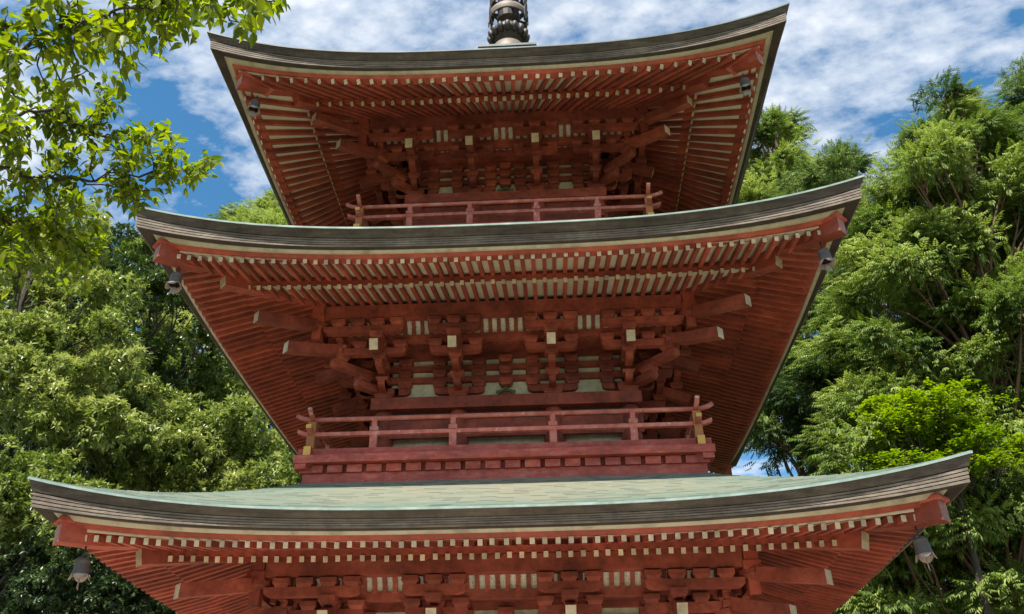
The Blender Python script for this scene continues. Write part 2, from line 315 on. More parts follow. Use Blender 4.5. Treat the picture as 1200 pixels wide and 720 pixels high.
def build_roof(i, t):
    W, zl, bow, L = t['W'], t['zl'], t['bow'], t['L']
    # --- copper surface, laid in stepped courses
    rf = MB(); n = 24 if i < 3 else 46
    ss = np.linspace(0, 1, n+1); pw = 1.28 if i < 3 else 1.45
    def S(s):
        o = W+(t['ro']-W)*s; z = zl+.012+(t['rz']-zl)*(s**pw*.62+s*.38); return (o, z, bow*(1-s)**1.5, L*(1-s)**2)
    rowt = rng.normal(0, .09, n)
    for k in range(4):
        for a in range(n):
            p, q_ = S(ss[a]), S(ss[a+1]); st = .011
            top = ring_pts(q_[0], q_[1]+.004, q_[2], q_[3], k); bot = ring_pts(p[0], p[1]+st, p[2], p[3], k)
            bot0 = ring_pts(p[0], p[1]-.004, p[2], p[3], k)
            V = bot+top+bot0; w_ = NT+1
            for j in range(NT):
                tint = float(np.clip(.18+.75*(a/n)*(1-abs(TS[j])**2)**1.2+rng.normal(0, .05)+rowt[a]+.3*max(0, math.sin(j*.55+a*.13+i))**6*(1-abs(TS[j])), 0, 1)) if i < 3 else float(np.clip(.3+rng.normal(0, .1), 0, 1))
                rf.add([V[j], V[j+1], V[w_+j+1], V[w_+j]], [(0, 1, 2, 3)], 0, tint)
                rf.add([V[2*w_+j], V[2*w_+j+1], V[j+1], V[j]], [(0, 1, 2, 3)], 1 if rng.random() < .28 else 0, tint*.8)
    roof = rf.build('roof', ['copper', 'coppergrime'], pag, tint=True, fix=False)
    roof['label'] = {1: 'pale green copper roof of the first storey', 2: 'green edged copper roof of the second storey', 3: 'steep copper top roof under the spire'}[i]
    # --- lip and edge layers, top to bottom
    LW, zw = (L-.05, zl+.05) if i == 1 else (L, zl)      # the lowest edge is thinner in the middle
    B = (W-.110+(.022 if i == 1 else 0), zw-.215, bow+.045-(.022 if i == 1 else 0), LW-.080)
    def lerp(f, di=0., dz=0., fo=None):
        A = (W, zl, bow, L); g = f if fo is None else fo
        return (A[0]+(B[0]-A[0])*g-di, A[1]+(B[1]-A[1])*f+dz, A[2]+(B[2]-A[2])*g, A[3]+(B[3]-A[3])*f)
    def inner(p, d=.3): return (p[0]-d, p[1], p[2], p[3])
    lp = MB(); a0, a1 = (W+.012, zl+.016, bow, L), (W+.012, zl-.010, bow, L)
    ring(lp, [a0, a1, inner(a1, .1), inner(a0, .1)]); lp.build('copper_lip', {1: 'copperlip', 2: 'copperlip2', 3: 'copperlip3'}[i], roof)
    cuts = [.05, .44, .58, .72, .86, 1.0]
    for a in range(5):
        e = MB(); f0, f1 = cuts[a]+(.036 if a else 0), cuts[a+1]
        fo = (.02, .72) if a == 0 else (.78+.055*a,)*2
        p0, p1 = lerp(f0, 0, 0, fo[0]), lerp(f1, 0, 0, fo[1])
        p0b = inner(lerp(f0), .32); p1b = inner(lerp(f1), .32)
        ring(e, [p0, p1, p1b, p0b]); e.build('eave_layer', 'edgetop' if a == 0 else 'edge', roof)
    g_ = MB(); p0, p1 = inner(lerp(.05), .12), inner(lerp(.99), .05)
    ring(g_, [p0, p1, inner(p1, .02), inner(p0, .02)]); g_.build('layer_backing', 'dark', roof)
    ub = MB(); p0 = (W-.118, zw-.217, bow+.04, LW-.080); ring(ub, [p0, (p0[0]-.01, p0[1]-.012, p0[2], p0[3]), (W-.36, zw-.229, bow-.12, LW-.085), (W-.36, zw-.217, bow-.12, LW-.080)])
    ub.build('eave_shade_board', 'undershade', roof)  # ring added beneath the layers to carry the painted shade
    # cream board and red fascia under it
    c = MB(); p0 = (W-.150, zw-.210, bow-.07, LW-.085); p1 = (W-.185, zw-.255, bow-.10, LW-.115)
    ring(c, [p0, p1, (W-.34, zw-.255, bow-.12, LW-.115), (W-.34, zw-.21, bow-.12, LW-.085)]); c.build('cream_edge_board', 'creamedge', roof)
    f = MB(); p0 = (W-.205, zw-.235, bow-.115, LW-.11); p1 = (W-.255, zw-.300, bow-.125, LW-.13)
    ring(f, [p0, p1, (W-.40, zw-.290, bow-.125, LW-.13), (W-.40, zw-.235, bow-.125, LW-.11)]); f.build('fascia_beam', 'eave_red', roof)
    return roof

COUNT = {'flying_rafter': 0, 'base_rafter': 0}
def build_eaves(i, t):
    W, zl, bow, L, q, zp, bo, bz = (t[k] for k in ('W', 'zl', 'bow', 'L', 'q', 'zp', 'bo', 'bz'))
    fd = .285 if i == 1 else .322; ft_o, ft_z, ft_l = W-.285, zl-fd, L-.175-(.322-fd)          # flying tips (centre line)
    rh = RH2 if t['fan'] else RH
    fi_o, fi_z = bo-.04, bz+rh/2+.085+rh/2             # flying rafter over the base tip
    fsl = (fi_z-ft_z)/(ft_o-fi_o)
    bl = L*.14
    pt = zp+.225                                       # purlin top
    bs = (pt+rh/2+.01-bz)/(bo-q)                       # base slope
    # soffit boards: part of its own, rafters below are its pieces
    s = MB(); up = rh/2+.004
    rows = [(W-.30, zl-fd+up-fsl*.01, bow-.125, ft_l), (fi_o-.02, fi_z+fsl*.02+up, .0, bl+.02)]
    ring(s, rows+[(fi_o-.02, fi_z+fsl*.02+up+.03, 0, bl+.02), (W-.30, zl-fd+up+.03, bow-.125, ft_l)])
    o_in = q-.35
    rows = [(bo-.015, bz+up, 0, bl), (o_in, bz+bs*(bo-o_in)+up, 0, 0)]
    ring(s, rows+[(o_in, bz+bs*(bo-o_in)+up+.03, 0, 0), (bo-.015, bz+up+.03, 0, bl)])
    sof = s.build('eave_soffit', 'cream', pag)
    sof['label'] = {1: 'cream soffit and red rafters of the lowest eaves', 2: 'cream soffit and red rafters of the middle eaves', 3: 'cream soffit with radiating red rafters of the top eaves'}[i]
    # eave purlin over the base tips
    k_ = MB(); ring(k_, [(bo-.005, bz+rh/2+.086, 0, bl), (bo-.012, bz+rh/2+.002, 0, bl), (bo-.13, bz+rh/2+.04, 0, bl), (bo-.13, bz+rh/2+.12, 0, bl)])
    k_.build('flying_rafter_beam', 'eave_red', sof)
    k_ = MB(); ring(k_, [(bo-.052, bz+rh/2+.24, 0, bl), (bo-.052, bz+rh/2+.05, 0, bl), (bo-.075, bz+rh/2+.05, 0, bl), (bo-.075, bz+rh/2+.24, 0, bl)])
    k_.build('infill_board', 'eave_red', sof)
    # rafters
    def lifted(u, o, z, lift, bw, ref):
        a = min(1, abs(u)/ref)**3; return (u, -(o+bw*a), z+lift*a)
    lists = {'flying_rafter': [], 'base_rafter': []}
    if not t['fan']:
        xs = np.linspace(-t['xf'], t['xf'], t['nf']); sp = xs[1]-xs[0]
        for u in xs:
            p1 = lifted(u, ft_o, ft_z, ft_l, bow-.125, W); oi = max(fi_o-.10, abs(u)-.02)
            if oi > -p1[1]-.05: continue
            f = (oi-fi_o)/(ft_o-fi_o)
            p0 = lifted(u, oi, fi_z+(ft_z-fi_z)*f, bl+(ft_l-bl)*max(0, f), 0, W); lists['flying_rafter'].append((u, p0, p1))
        n = (t['nf']-t['nb'])//2
        for u in xs[n:len(xs)-n]:
            p1 = lifted(u, bo+.012, bz, bl, 0, bo); oi = max(q-.30, abs(u)-.02)
            f = (bo-oi)
            p0 = lifted(u, oi, bz+bs*f, bl*max(0, (oi-q)/(bo-q)), 0, bo); lists['base_rafter'].append((u, p0, p1))
    else:
        th = math.atan(t['xf']/6.3)
        for a in np.linspace(-th, th, t['nf']):
            u1 = 6.3*math.tan(a); ub = u1*.825; du = (u1-ub)/(ft_o-bo)
            p1 = lifted(u1, ft_o, ft_z, ft_l, bow-.125, W); oi = fi_o-.10; ui = u1-du*(ft_o-oi)
            p0 = lifted(ui, oi, fi_z+fsl*.10, bl, 0, bo); lists['flying_rafter'].append((u1, p0, p1))
            p1 = lifted(ub, bo+.012, bz, bl, 0, bo); oi = max(q-.30, abs(ub)*(q-.1)/bo)
            ui = ub-du*(bo-oi)*1.0
            p0 = (ui, -oi, bz+bs*(bo-oi)); lists['base_rafter'].append((ub, p0, p1))
    me = FANRAFTER if t['fan'] else RAFTER
    limit = {'flying_rafter': 22, 'base_rafter': 25}
    for nm, lst in lists.items():
        for (u, p0, p1) in lst:
            jx, jz = rng.normal(0, .004), rng.normal(0, .004); o = link(nm, me, sof); o.matrix_local = rafter_matrix((p0[0]+jx*.5, p0[1], p0[2]), (p1[0]+jx, p1[1]+rng.normal(0, .006), p1[2]+jz)); COUNT[nm] += 1
        for k in (1, 3, 2):
            # nearest ones on the two side eaves singly, the rest joined
            order = sorted(lst, key=lambda r: r[0] if k == 1 else -r[0])
            nn = limit[nm] if k != 2 else 0
            for (u, p0, p1) in order[:nn]:
                o = link(nm, me, sof); o.matrix_local = ROTK[k] @ rafter_matrix(p0, p1); COUNT[nm] += 1
            rest = MB()
            src = [v.co.copy() for v in me.vertices]; fc = [tuple(p.vertices) for p in me.polygons]; fm = [p.material_index for p in me.polygons]
            for (u, p0, p1) in order[nn:]:
                mt = ROTK[k] @ rafter_matrix(p0, p1); rest.add([tuple(mt @ v) for v in src], fc, fm)
            if rest.f: tag(rest.build('rafter_row', ['eave_red', 'pale'], sof), kind='stuff')
    # purlin on the outermost brackets
    for k in range(4):
        pm = MB(); pm.box2((-q+.10, -q-.075, zp), (q-.10, -q+.075, zp+.215)); pm.build('purlin', 'red', sof, rz=k*HALF)
    # hip rafters on the diagonals
    hb_o = {1: 4.06, 2: 3.83, 3: 3.40}[i]; hb_z = {1: 4.30, 2: 8.19, 3: 12.08}[i]
    he = 0 if i == 3 else 1
    hf_o = {1: 4.70, 2: 4.50, 3: 4.09}[i]; hf_z = {1: 4.40, 2: 8.235, 3: 11.80}[i]
    for k in range(4):
        h = MB(); d0 = 2.0; sl_ = bs*.92
        bar(h, (d0, -d0, hb_z+sl_*(hb_o-d0)), (hb_o, -hb_o, hb_z), .165, .20, 0, he)
        hr = h.build('hip_rafter', ['eave_red', 'pale'], sof, rz=k*HALF)
        h = MB(); d0 = hb_o-.35; z0 = hb_z+.215; fs = (z0-hf_z)/(hf_o-hb_o)*.75
        pts = [(d0, z0+.08), (hb_o+.02, z0-.02), ((hb_o+hf_o)/2, (z0+hf_z)/2-.05+.02), (hf_o, hf_z)]
        dn = np.array([1, -1, 0])/math.sqrt(2); sd = np.array([1, 1, 0])/math.sqrt(2)
        prof = [(d*math.sqrt(2), z-.105) for d, z in pts]+[(d*math.sqrt(2), z+.105) for d, z in reversed(pts)]
        h.prism(prof, (0, 0, 0), dn, (0, 0, 1), sd, .175, [0]*5+[1]+[0]*4)
        hr2 = h.build('flying_hip_rafter', ['eave_red', 'hipend'], sof, rz=k*HALF)
        h = MB(); p = hf_o-.17
        h.prism([(p*math.sqrt(2)-.30, .098), (p*math.sqrt(2)+.255, .098), (p*math.sqrt(2)+.285, .115), (p*math.sqrt(2)+.275, .150), (p*math.sqrt(2)-.30, .150)], (0, 0, hf_z+.010), dn, (0, 0, 1), sd, .225)
        h.build('hip_cap', 'faded', sof, rz=k*HALF)
    t['hf'] = (hf_o, hf_z)
    return sof

def build_brackets(i, t):
    c, ci, q, zp = t['c'], t['ci'], t['q'], t['zp']; p = (q-c)/3
    z0 = zp-.94; Lz = [0]+[z0+.10+PITCHV*k for k in range(4)]   # arm undersides L1..L4
    t['z0'] = z0
    # --- wall band behind the brackets
    wb = MB()
    for k in range(4):
        x = c-.02
        P = [(-x, -x, z0), (x, -x, z0), (x, -x+.06, z0), (-x, -x+.06, z0), (-x, -x, zp+.25), (x, -x, zp+.25), (x, -x+.06, zp+.25), (-x, -x+.06, zp+.25)]
        for _ in range(k): P = [(-b, a, z) for a, b, z in P]
        wb.hexa(P)
    band = wb.build('bracket_wall', 'plaster', pag); band['label'] = 'pale plaster wall band behind the %s brackets' % {1: 'lowest', 2: 'middle', 3: 'top'}[i]
    for k in range(4):
        hp = MB(); d = {1: 2.26, 2: 2.02, 3: 1.775}[i]
        hp.box2((-d, -d, z0-.185), (d, -d+.42, z0)) if k % 2 == 0 else hp.box2((-d+.42, -d, z0-.184), (d-.42, -d+.42, z0-.001))
        hp.build('head_plate', 'red', band, rz=k*HALF)
        for lv, o, ex in ((2, c, .25), (3, c, .25), (4, c, .25), (4, c+2*p, .36)):
            b = MB(); z = Lz[lv]; e = o+(.20 if o > c+.01 else .0)
            hh = AH-.02 if o < c+.01 else AH
            b.box2((-e, -o-AW/2+.004, z+.002*lv), (e, -o+AW/2-.004, z+hh)); b.build('tie_beam', 'red', band, rz=k*HALF).location.z = .0015*(k % 2)
        # ceilings between the beams
        cl = MB(); cl.box2((-c-p, -c-2*p+.03, Lz[4]+AH-.03), (c+p, -c-.03, Lz[4]+AH-.005)); cl.build('bracket_ceiling', 'red', band, rz=k*HALF)
        sl_ = MB()
        for u in np.arange(-c-p+.06, c+p, .11): sl_.box((u, -c-1.5*p, Lz[4]+AH-.045), (.04, p*1.0-.1, .03))
        for o in (c+p+.09, c+p+.17): sl_.box((0, -o, Lz[4]+AH-.045), (2*(c+p)-.02, .026, .034))
        o_ = sl_.build('ceiling_lattice', 'red', band, rz=k*HALF)
        cw = MB(); cw.box2((-c-p, -c-2*p+.06, Lz[4]+AH-.0335), (c+p, -c-p-.06, Lz[4]+AH-.0315)); cw.build('ceiling_board', 'stripe', band, rz=k*HALF)
        # cove: white panel with ribs
        zc0, zc1 = Lz[4]+AH-.01, zp+.07; oc0, oc1 = c+2*p+.02, q-.06
        cv = MB(); e = c+2.5*p; P = []
        n = 6; prof = [(oc0+(oc1-oc0)*(1-math.cos(a)), zc0+(zc1-zc0)*math.sin(a)) for a in np.linspace(0, HALF, n)]
        V = [(s_*e, -o, z) for o, z in prof for s_ in (-1, 1)]+[(s_*e, -o+.03, z+.02) for o, z in prof for s_ in (-1, 1)]
        F = [(2*a, 2*a+1, 2*a+3, 2*a+2) for a in range(n-1)]+[(2*n+2*a, 2*n+2*a+2, 2*n+2*a+3, 2*n+2*a+1) for a in range(n-1)]
        cv.add(V, F); cv.build('cove_panel', 'stripe', band, rz=k*HALF)
        nr = int(2*e/.128); us = [(j-(nr-1)/2)*.128 for j in range(nr)]
        rb = MB(); pr = [(o+.004, z) for o, z in prof]+[(o+.032, z-.012) for o, z in reversed(prof)]
        rb.prism(pr, (0, 0, 0), (0, -1, 0), (0, 0, 1), (1, 0, 0), .056); rme = rb.mesh('cove_rib', ['red']); recalc(rme)
        if k == 0:
            for u in us: put('cove_rib', rme, (u, 0, 0), band)
        else:
            al = MB(); vv = [v.co.copy() for v in rme.vertices]; ff = [tuple(x.vertices) for x in rme.polygons]
            for u in us: al.add([(v.x+u, v.y, v.z) for v in vv], ff)
            tag(al.build('cove_rib_row', 'red', band, rz=k*HALF), kind='stuff')
    # carved strut in the middle bay
    for k in range(4):
        st = MB(); st.box2((-.085, -c-.05, z0), (.085, -c+.02, z0+.10)); 
        so_ = st.build('strut', 'red', band, rz=k*HALF)
        cvg = MB()
        for a in np.linspace(-1, 1, 9):
            cvg.box((a*.115, -c-.065, z0+.105+.03*math.cos(a*2.2)), (.038, .04, .05+.02*math.cos(a*6)), 0, Matrix.Rotation(a*.7, 3, 'Y'))
        cvg.build('strut_carving', 'green', band, rz=k*HALF)
        put('strut_block', BLOCK, ROTK[k] @ Vector((0, -c-.03, z0+.165+.04)), band, rz=k*HALF)
        for lv in (2, 3): put('strut_block', BLOCK, ROTK[k] @ Vector((0, -c-.03, Lz[lv]+AH-.01)), band, rz=k*HALF)
    # --- clusters
    def cluster_items(u0, corner):
        """corner: 0 or +-1 (outer direction). returns meshes and block spots in the front frame"""
        items = []; blocks = []; s_ = corner
        H = .385
        def span(reach):
            lo, hi = u0-H, u0+H
            if s_ > 0: hi = u0+reach
            if s_ < 0: lo = u0-reach
            return lo, hi
        items.append(('bracket_arm', arm_lat(*span(p+.09) if s_ else (u0-H, u0+H), c+.0, Lz[1]), 'red'))
        items.append(('bracket_arm', arm_out(u0, c-.2, c+p+.10, Lz[1]-.002), 'red'))
        items.append(('bracket_arm', arm_out(u0, c-.2, c+2*p+.10, Lz[2]-.002), 'red'))
        lo, hi = span(2*p+.12); items.append(('bracket_arm', arm_lat(lo, hi, c+2*p, Lz[3]), 'red'))
        items.append(('bracket_arm', arm_out(u0, c-.2, c+2*p+.02, Lz[3]-.002), 'red'))
        lo, hi = span(3*p-.10); items.append(('bracket_arm', arm_lat(lo, hi, c+3*p, Lz[4]+.012), 'red'))
        tr = MB(); tip = (u0, -(c+3*p+.20), zp-.52); inn = (u0, -(c+.3), zp-.52+.36*(3*p-.10))
        bar(tr, inn, tip, .125, .165, 0, 1); items.append(('tail_rafter', tr, ['red', 'pale']))
        bz = AH-.008
        sides_ = [-1, 1]
        for sg in sides_:
            out = sg == s_
            for lv, o in ((1, c), (3, c+2*p)):
                if out and o > c+.01: continue
                blocks.append((u0+sg*.30, o, Lz[lv]+bz))
            if not out: blocks.append((u0+sg*.29, c+3*p, Lz[4]+.012+bz))
        for lv, o in ((2, c), (3, c), ):
            for sg in sides_: blocks.append((u0+sg*.30, o, Lz[lv]+bz-.02))
        blocks += [(u0, c+p, Lz[1]+bz), (u0, c+2*p, Lz[2]+bz), (u0, c+2*p, Lz[3]+bz), (u0, c+3*p, Lz[4]+.012+bz), (u0, c+3*p, Lz[4]+.012-BH)]
        if s_:
            blocks += [(u0+s_*p, c+2*p, Lz[3]+bz), (u0+s_*2*p, c+2*p, Lz[3]+bz), (u0+s_*.29, c+3*p, Lz[4]+.012+bz), (u0+s_*.58, c+3*p, Lz[4]+.012+bz)]
        return items, blocks
    for u0, cn in ((-c, -1), (-ci, 0), (ci, 0), (c, 1)):
        items, blocks = cluster_items(u0, cn)
        # front: every piece singly
        base = put('bracket_set', BIG, (u0, -c, z0), pag)
        for nm, mb, mt in items:
            me = mb.mesh(nm, [mt] if isinstance(mt, str) else mt); recalc(me)
            o = link(nm, me, base); o.location = (-u0, c, -z0)
        for (u, o, z) in blocks: put('bearing_block', BLOCK, (u-u0, c-o, z-z0), base)
        # other sides: one mesh for each set
        al = MB(); vv = [v.co.copy() for v in BLOCK.vertices]; ff = [tuple(x.vertices) for x in BLOCK.polygons]
        for nm, mb, mt in items: al.add(mb.v, mb.f, list(mb.m))
        for (u, o, z) in blocks: al.add([(v.x+u, v.y-o, v.z+z) for v in vv], ff)
        bb = [v.co.copy() for v in BIG.vertices]
        if cn == 0: al.add([(v.x+u0, v.y-c, v.z+z0) for v in bb], ff)
        me = al.mesh('bracket_set', ['red', 'pale']); recalc(me)
        for k in (1, 2, 3): link('bracket_set', me, pag, k*HALF).location.z = .0017*(k % 2)
    # --- corner diagonals
    for k in range(4):
        r2 = math.sqrt(2); dn = np.array([1, -1, 0])/r2; sd = np.array([1, 1, 0])/r2
        d0 = MB(); d0.prism(prof_arm(c*r2-.2, (c+p)*r2+.12, AH, False, True), (0, 0, Lz[1]-.004), dn, (0, 0, 1), sd, .13)
        cs = d0.build('corner_bracket', 'red', pag, rz=k*HALF)
        a = MB(); a.prism(prof_arm(c*r2-.2, (c+2*p)*r2+.13, AH, False, True), (0, 0, Lz[2]-.004), dn, (0, 0, 1), sd, .13); a.build('corner_arm', 'red', cs)
        for (tp, tz, sl_) in ((q+.33, zp-.60, .36), (q+.69, zp-.30, .30)):
            b = MB(); ln = (tp-c-.3)
            # tail rafter with a slight upward curve at the tip
            pts = [(tp-ln, tz+sl_*ln*1.25), (tp-ln*.45, tz+sl_*ln*.48), (tp, tz)]
            prof = [(d*r2, z-.083) for d, z in pts]+[(d*r2, z+.083) for d, z in reversed(pts)]
            b.prism(prof, (0, 0, 0), dn, (0, 0, 1), sd, .135, [0]*4+[1]+[0]*3); b.build('corner_tail_rafter', ['red', 'pale'], cs)
        for d, z in ((c+p, Lz[1]+AH), (c+2*p, Lz[2]+AH), (c+2*p, Lz[3]+AH), (q, zp-.135)):
            o = put('corner_block', DBLOCK, (d, -d, z), cs, rz=math.pi/4)
        pst = MB()
        for (hh, ww, cz) in ((.26, .13, -.20), (.045, .16, -.055), (.10, .215, .015), (.20, .175, .165)): pst.box((q, -q, zp+cz), (ww, ww, hh-.002), 0)
        pst.build('corner_post', 'eave_red', cs)

def build_storey(i, t, zb):
    """columns and walls from zb up to the head plate"""
    c, ci, z0 = t['c'], t['ci'], t['z0']; zt = z0-.186
    wl = MB(); x = c-.05
    for k in range(4):
        P = [(-x, -x, zb), (x, -x, zb), (x, -x+.05, zb), (-x, -x+.05, zb), (-x, -x, zt), (x, -x, zt), (x, -x+.05, zt), (-x, -x+.05, zt)]
        for _ in range(k): P = [(-b, a, z) for a, b, z in P]
        wl.hexa(P)
    wall = wl.build('wall', 'plaster', pag); wall['label'] = 'plastered wall of the %s storey' % {1: 'first', 2: 'second', 3: 'third'}[i]
    cm = MB(); r = .155; cm.lathe([(0, zb), (r, zb), (r, zt-.09), (r*.8, zt), (0, zt)], 20); cme = cm.mesh('column', ['red'], True); recalc(cme)
    done = set()
    for k in range(4):
        for u in (-c, -ci, ci, c):
            v = ROTK[k] @ Vector((u, -c, 0)); key = (round(v.x, 2), round(v.y, 2))
            if key in done: continue
            done.add(key); put('column', cme, v, wall)
        n = MB(); n.box2((-c-.18, -c-.12, zb+.0), (c+.18, -c-.052, zb+.13)); n.build('wall_beam', 'faded', wall, rz=k*HALF)
        n = MB(); zz = zt-.44 if i > 1 else zt-.6
        n.box2((-c-.18, -c-.10, zz), (c+.18, -c-.052, zt-.16)); n.build('wall_beam', 'red', wall, rz=k*HALF)
        n = MB(); n.box2((-c, -c-.03, zt-.14), (c, -c+.0, zt-.005)); n.build('wall_beam', 'dark' if i < 3 else 'red', wall, rz=k*HALF)
        if i == 1:
            for sg in (-1, 1):
                d = MB(); d.box2((sg*.335-.325, -c-.085, zb+.14), (sg*.335+.325, -c-.052, zz-.02)); dd = d.build('door', 'red', wall, rz=k*HALF)
                h = MB()
                for zz2 in np.linspace(zb+.3, zz-.2, 4): h.box((sg*.335, -c-.095, zz2), (.62, .02, .06))
                h.build('door_batten', 'faded', wall, rz=k*HALF)

def build_balcony(i, b, zb):
    """b: rail plane; zb: underside of the base beam"""
    bm_ = MB()
    for k in range(4):
        P = [(-b+.3, -b-.13, zb+.20), (b-.3, -b-.13, zb+.20), (b-.3, -b+1.4, zb+.20), (-b+.3, -b+1.4, zb+.20)]; P += [(x, y, zb+.30) for x, y, _ in P]
    bm_.box2((-b-.125, -b-.125, zb+.205), (b+.125, b+.125, zb+.298))
    bal = bm_.build('balcony', 'faded', pag); bal['label'] = {2: 'red railed balcony of the second storey', 3: 'red railed balcony of the third storey'}[i]
    # joist ends
    jm = MB(); jm.box((0, 0, 0), (.205, .30, .105)); jme = jm.mesh('joist_end', ['faded']); recalc(jme)
    n = int(2*(b+.02)/.267); 
    for k in range(4):
        B = MB(); e = b+.05; x = e if k % 2 == 0 else e-.161; B.box2((-x, -e, zb-.25), (x, -e+.16, zb+.075)); B.build('base_beam', 'faded', bal, rz=k*HALF)
        B = MB(); e = b+.02; x = e if k % 2 == 0 else e-.101; B.box2((-x, -e, zb+.076), (x, -e+.1, zb+.2)); B.build('joist_backing', 'red', bal, rz=k*HALF)
        for j in range(n):
            u = (j-(n-1)/2)*.267; v = ROTK[k] @ Vector((u, -b+.065, zb+.13)); put('joist_end', jme, v, bal, rz=k*HALF)
        B = MB(); e = b+.085; B.box2((-e, -e, zb+.078), (-e+.17, -e+.17, zb+.194)); B.box2((-e-.06, -e-.06, zb+.118), (-e+.09, -e+.09, zb+.193)); B.build('corner_joist', 'faded', bal, rz=k*HALF)
        e = b+.165; x = e if k % 2 == 0 else e-.101; B = MB(); B.box2((-x, -e, zb+.195), (x, -e+.10, zb+.305)); B.build('floor_edge_beam', 'faded', bal, rz=k*HALF)
        # ground rail, middle rail, round top rail: run past the corner and turn up
        ex = .15
        B = MB(); B.box2((-b-ex, -b-.05, zb+.306), (b+ex, -b+.05, zb+.435+.002*(k % 2)), [0, 0, 0, 1, 0, 1]); B.build('ground_rail', ['faded', 'gold'], bal, rz=k*HALF)
        def rail(zc, h, w_, rise, ext, nm):
            us = [-b-ext, -b-ext*.5, -b, 0, b, b+ext*.5, b+ext]; zs = [zc+rise, zc+rise*.3, zc, zc, zc, zc+rise*.3, zc+rise]
            P = [(u, z-h/2) for u, z in zip(us, zs)]+[(u, z+h/2) for u, z in reversed(list(zip(us, zs)))]
            R_ = MB(); R_.prism(P, (0, -b, 0), (1, 0, 0), (0, 0, 1), (0, 1, 0), w_, [0, 0]+[0]*6+[1]+[0]*6+[1][:1] if False else 0)
            R_.m = [1 if (len(f) == 4 and j in (2+6, 2+13)) else 0 for j, f in enumerate(R_.f)]
            return R_.build(nm, ['rail', 'gold'], bal, rz=k*HALF)
        rail(zb+.655+.002*(k % 2), .055, .075, .055, .20, 'middle_rail')
        us = [-b-.24, -b-.16, -b-.07, -b, 0, b, b+.07, b+.16, b+.24]; zs = [.075, .03, .006, 0, 0, 0, .006, .03, .075]
        R_ = MB(); R_.tube([(u, -b, zb+.885+z) for u, z in zip(us, zs)], .034, 10); R_.m[-1] = R_.m[-2] = 1; R_.build('top_rail', ['rail', 'pale'], bal, True, rz=k*HALF)
        for u in ((-1.79, -.69, .69, 1.79) if i == 2 else (-1.55, -.55, .55, 1.55)):
            B = MB(); B.box2((u-.05, -b-.032, zb+.43), (u+.05, -b+.032, zb+.63)); B.box2((u-.06, -b-.04, zb+.69), (u+.06, -b+.04, zb+.75)); B.box2((u-.035, -b-.03, zb+.75), (u+.035, -b+.03, zb+.86)); B.build('rail_post', 'rail', bal, rz=k*HALF)
        B = MB(); B.box2((-b-.055, -b-.055, zb+.44), (-b+.055, -b+.055, zb+.84)); B.build('corner_rail_post', 'orange', bal, rz=k*HALF)
    return bal

for i in (1, 2, 3):
    build_roof(i, T[i]); build_eaves(i, T[i]); build_brackets(i, T[i])
build_storey(1, T[1], .75); build_storey(2, T[2], 5.98); build_storey(3, T[3], 9.95)
build_balcony(2, 2.66, 5.675); build_balcony(3, 2.385, 9.645)
# podium
pd = MB(); pd.box2((-3.9, -3.9, -.3), (3.9, 3.9, .62)); pod = pd.build('podium', 'stone', pag)
pd = MB(); pd.box2((-4.05, -4.05, .622), (4.05, 4.05, .75)); pd.build('podium_cap', 'stone', pod)
for a in range(4):
    pd = MB(); pd.box2((-1.2, -4.05-.3*(4-a), -.1), (1.2, -4.05-.3*(3-a)-.002, .15*(a+1)-.0)); pd.build('step', 'stone', pod)

# spire
sp = MB(); sp.box2((-.50, -.50, 15.25), (.50, .50, 16.24)); sp.box2((-.64, -.64, 16.24), (.64, .64, 16.30)); spire = sp.build('spire', 'copperlip3', pag)
spire['label'] = 'dark bronze ringed spire on a copper base'
s_ = MB(); s_.lathe([(.43, 16.30), (.44, 16.42), (.43, 16.6), (.36, 16.8), (.22, 16.92), (.12, 16.96)], 32); s_.build('inverted_bowl', 'ring', spire, True)
s_ = MB(); s_.lathe([(.14, 16.9), (.30, 17.02), (.42, 17.16), (.44, 17.25), (.41, 17.25), (.2, 17.10), (.14, 17.1)], 32); s_.build('lotus_dish', 'bronze', spire, True)
for a in range(16):
    th = a*math.pi/8; pm = MB(); cx, cy = math.cos(th), math.sin(th)
    pm.tube([(cx*.37, cy*.37, 17.05), (cx*.42, cy*.42, 17.16), (cx*.44, cy*.44, 17.24), (cx*.45, cy*.45, 17.29)], [.05, .075, .06, .02], 7); pm.build('lotus_petal', 'bronze', spire, True)
s_ = MB(); s_.lathe([(.17, 17.0), (.17, 17.28), (.15, 17.6), (.10, 17.64), (.10, 22.6), (0, 22.6)], 20); s_.build('spire_shaft', 'bronze', spire, True)
s_ = MB(); s_.lathe([(.17, 17.28), (.27, 17.32), (.29, 17.42), (.24, 17.55), (.16, 17.58)], 24); s_.build('spire_collar', 'ring', spire, True)
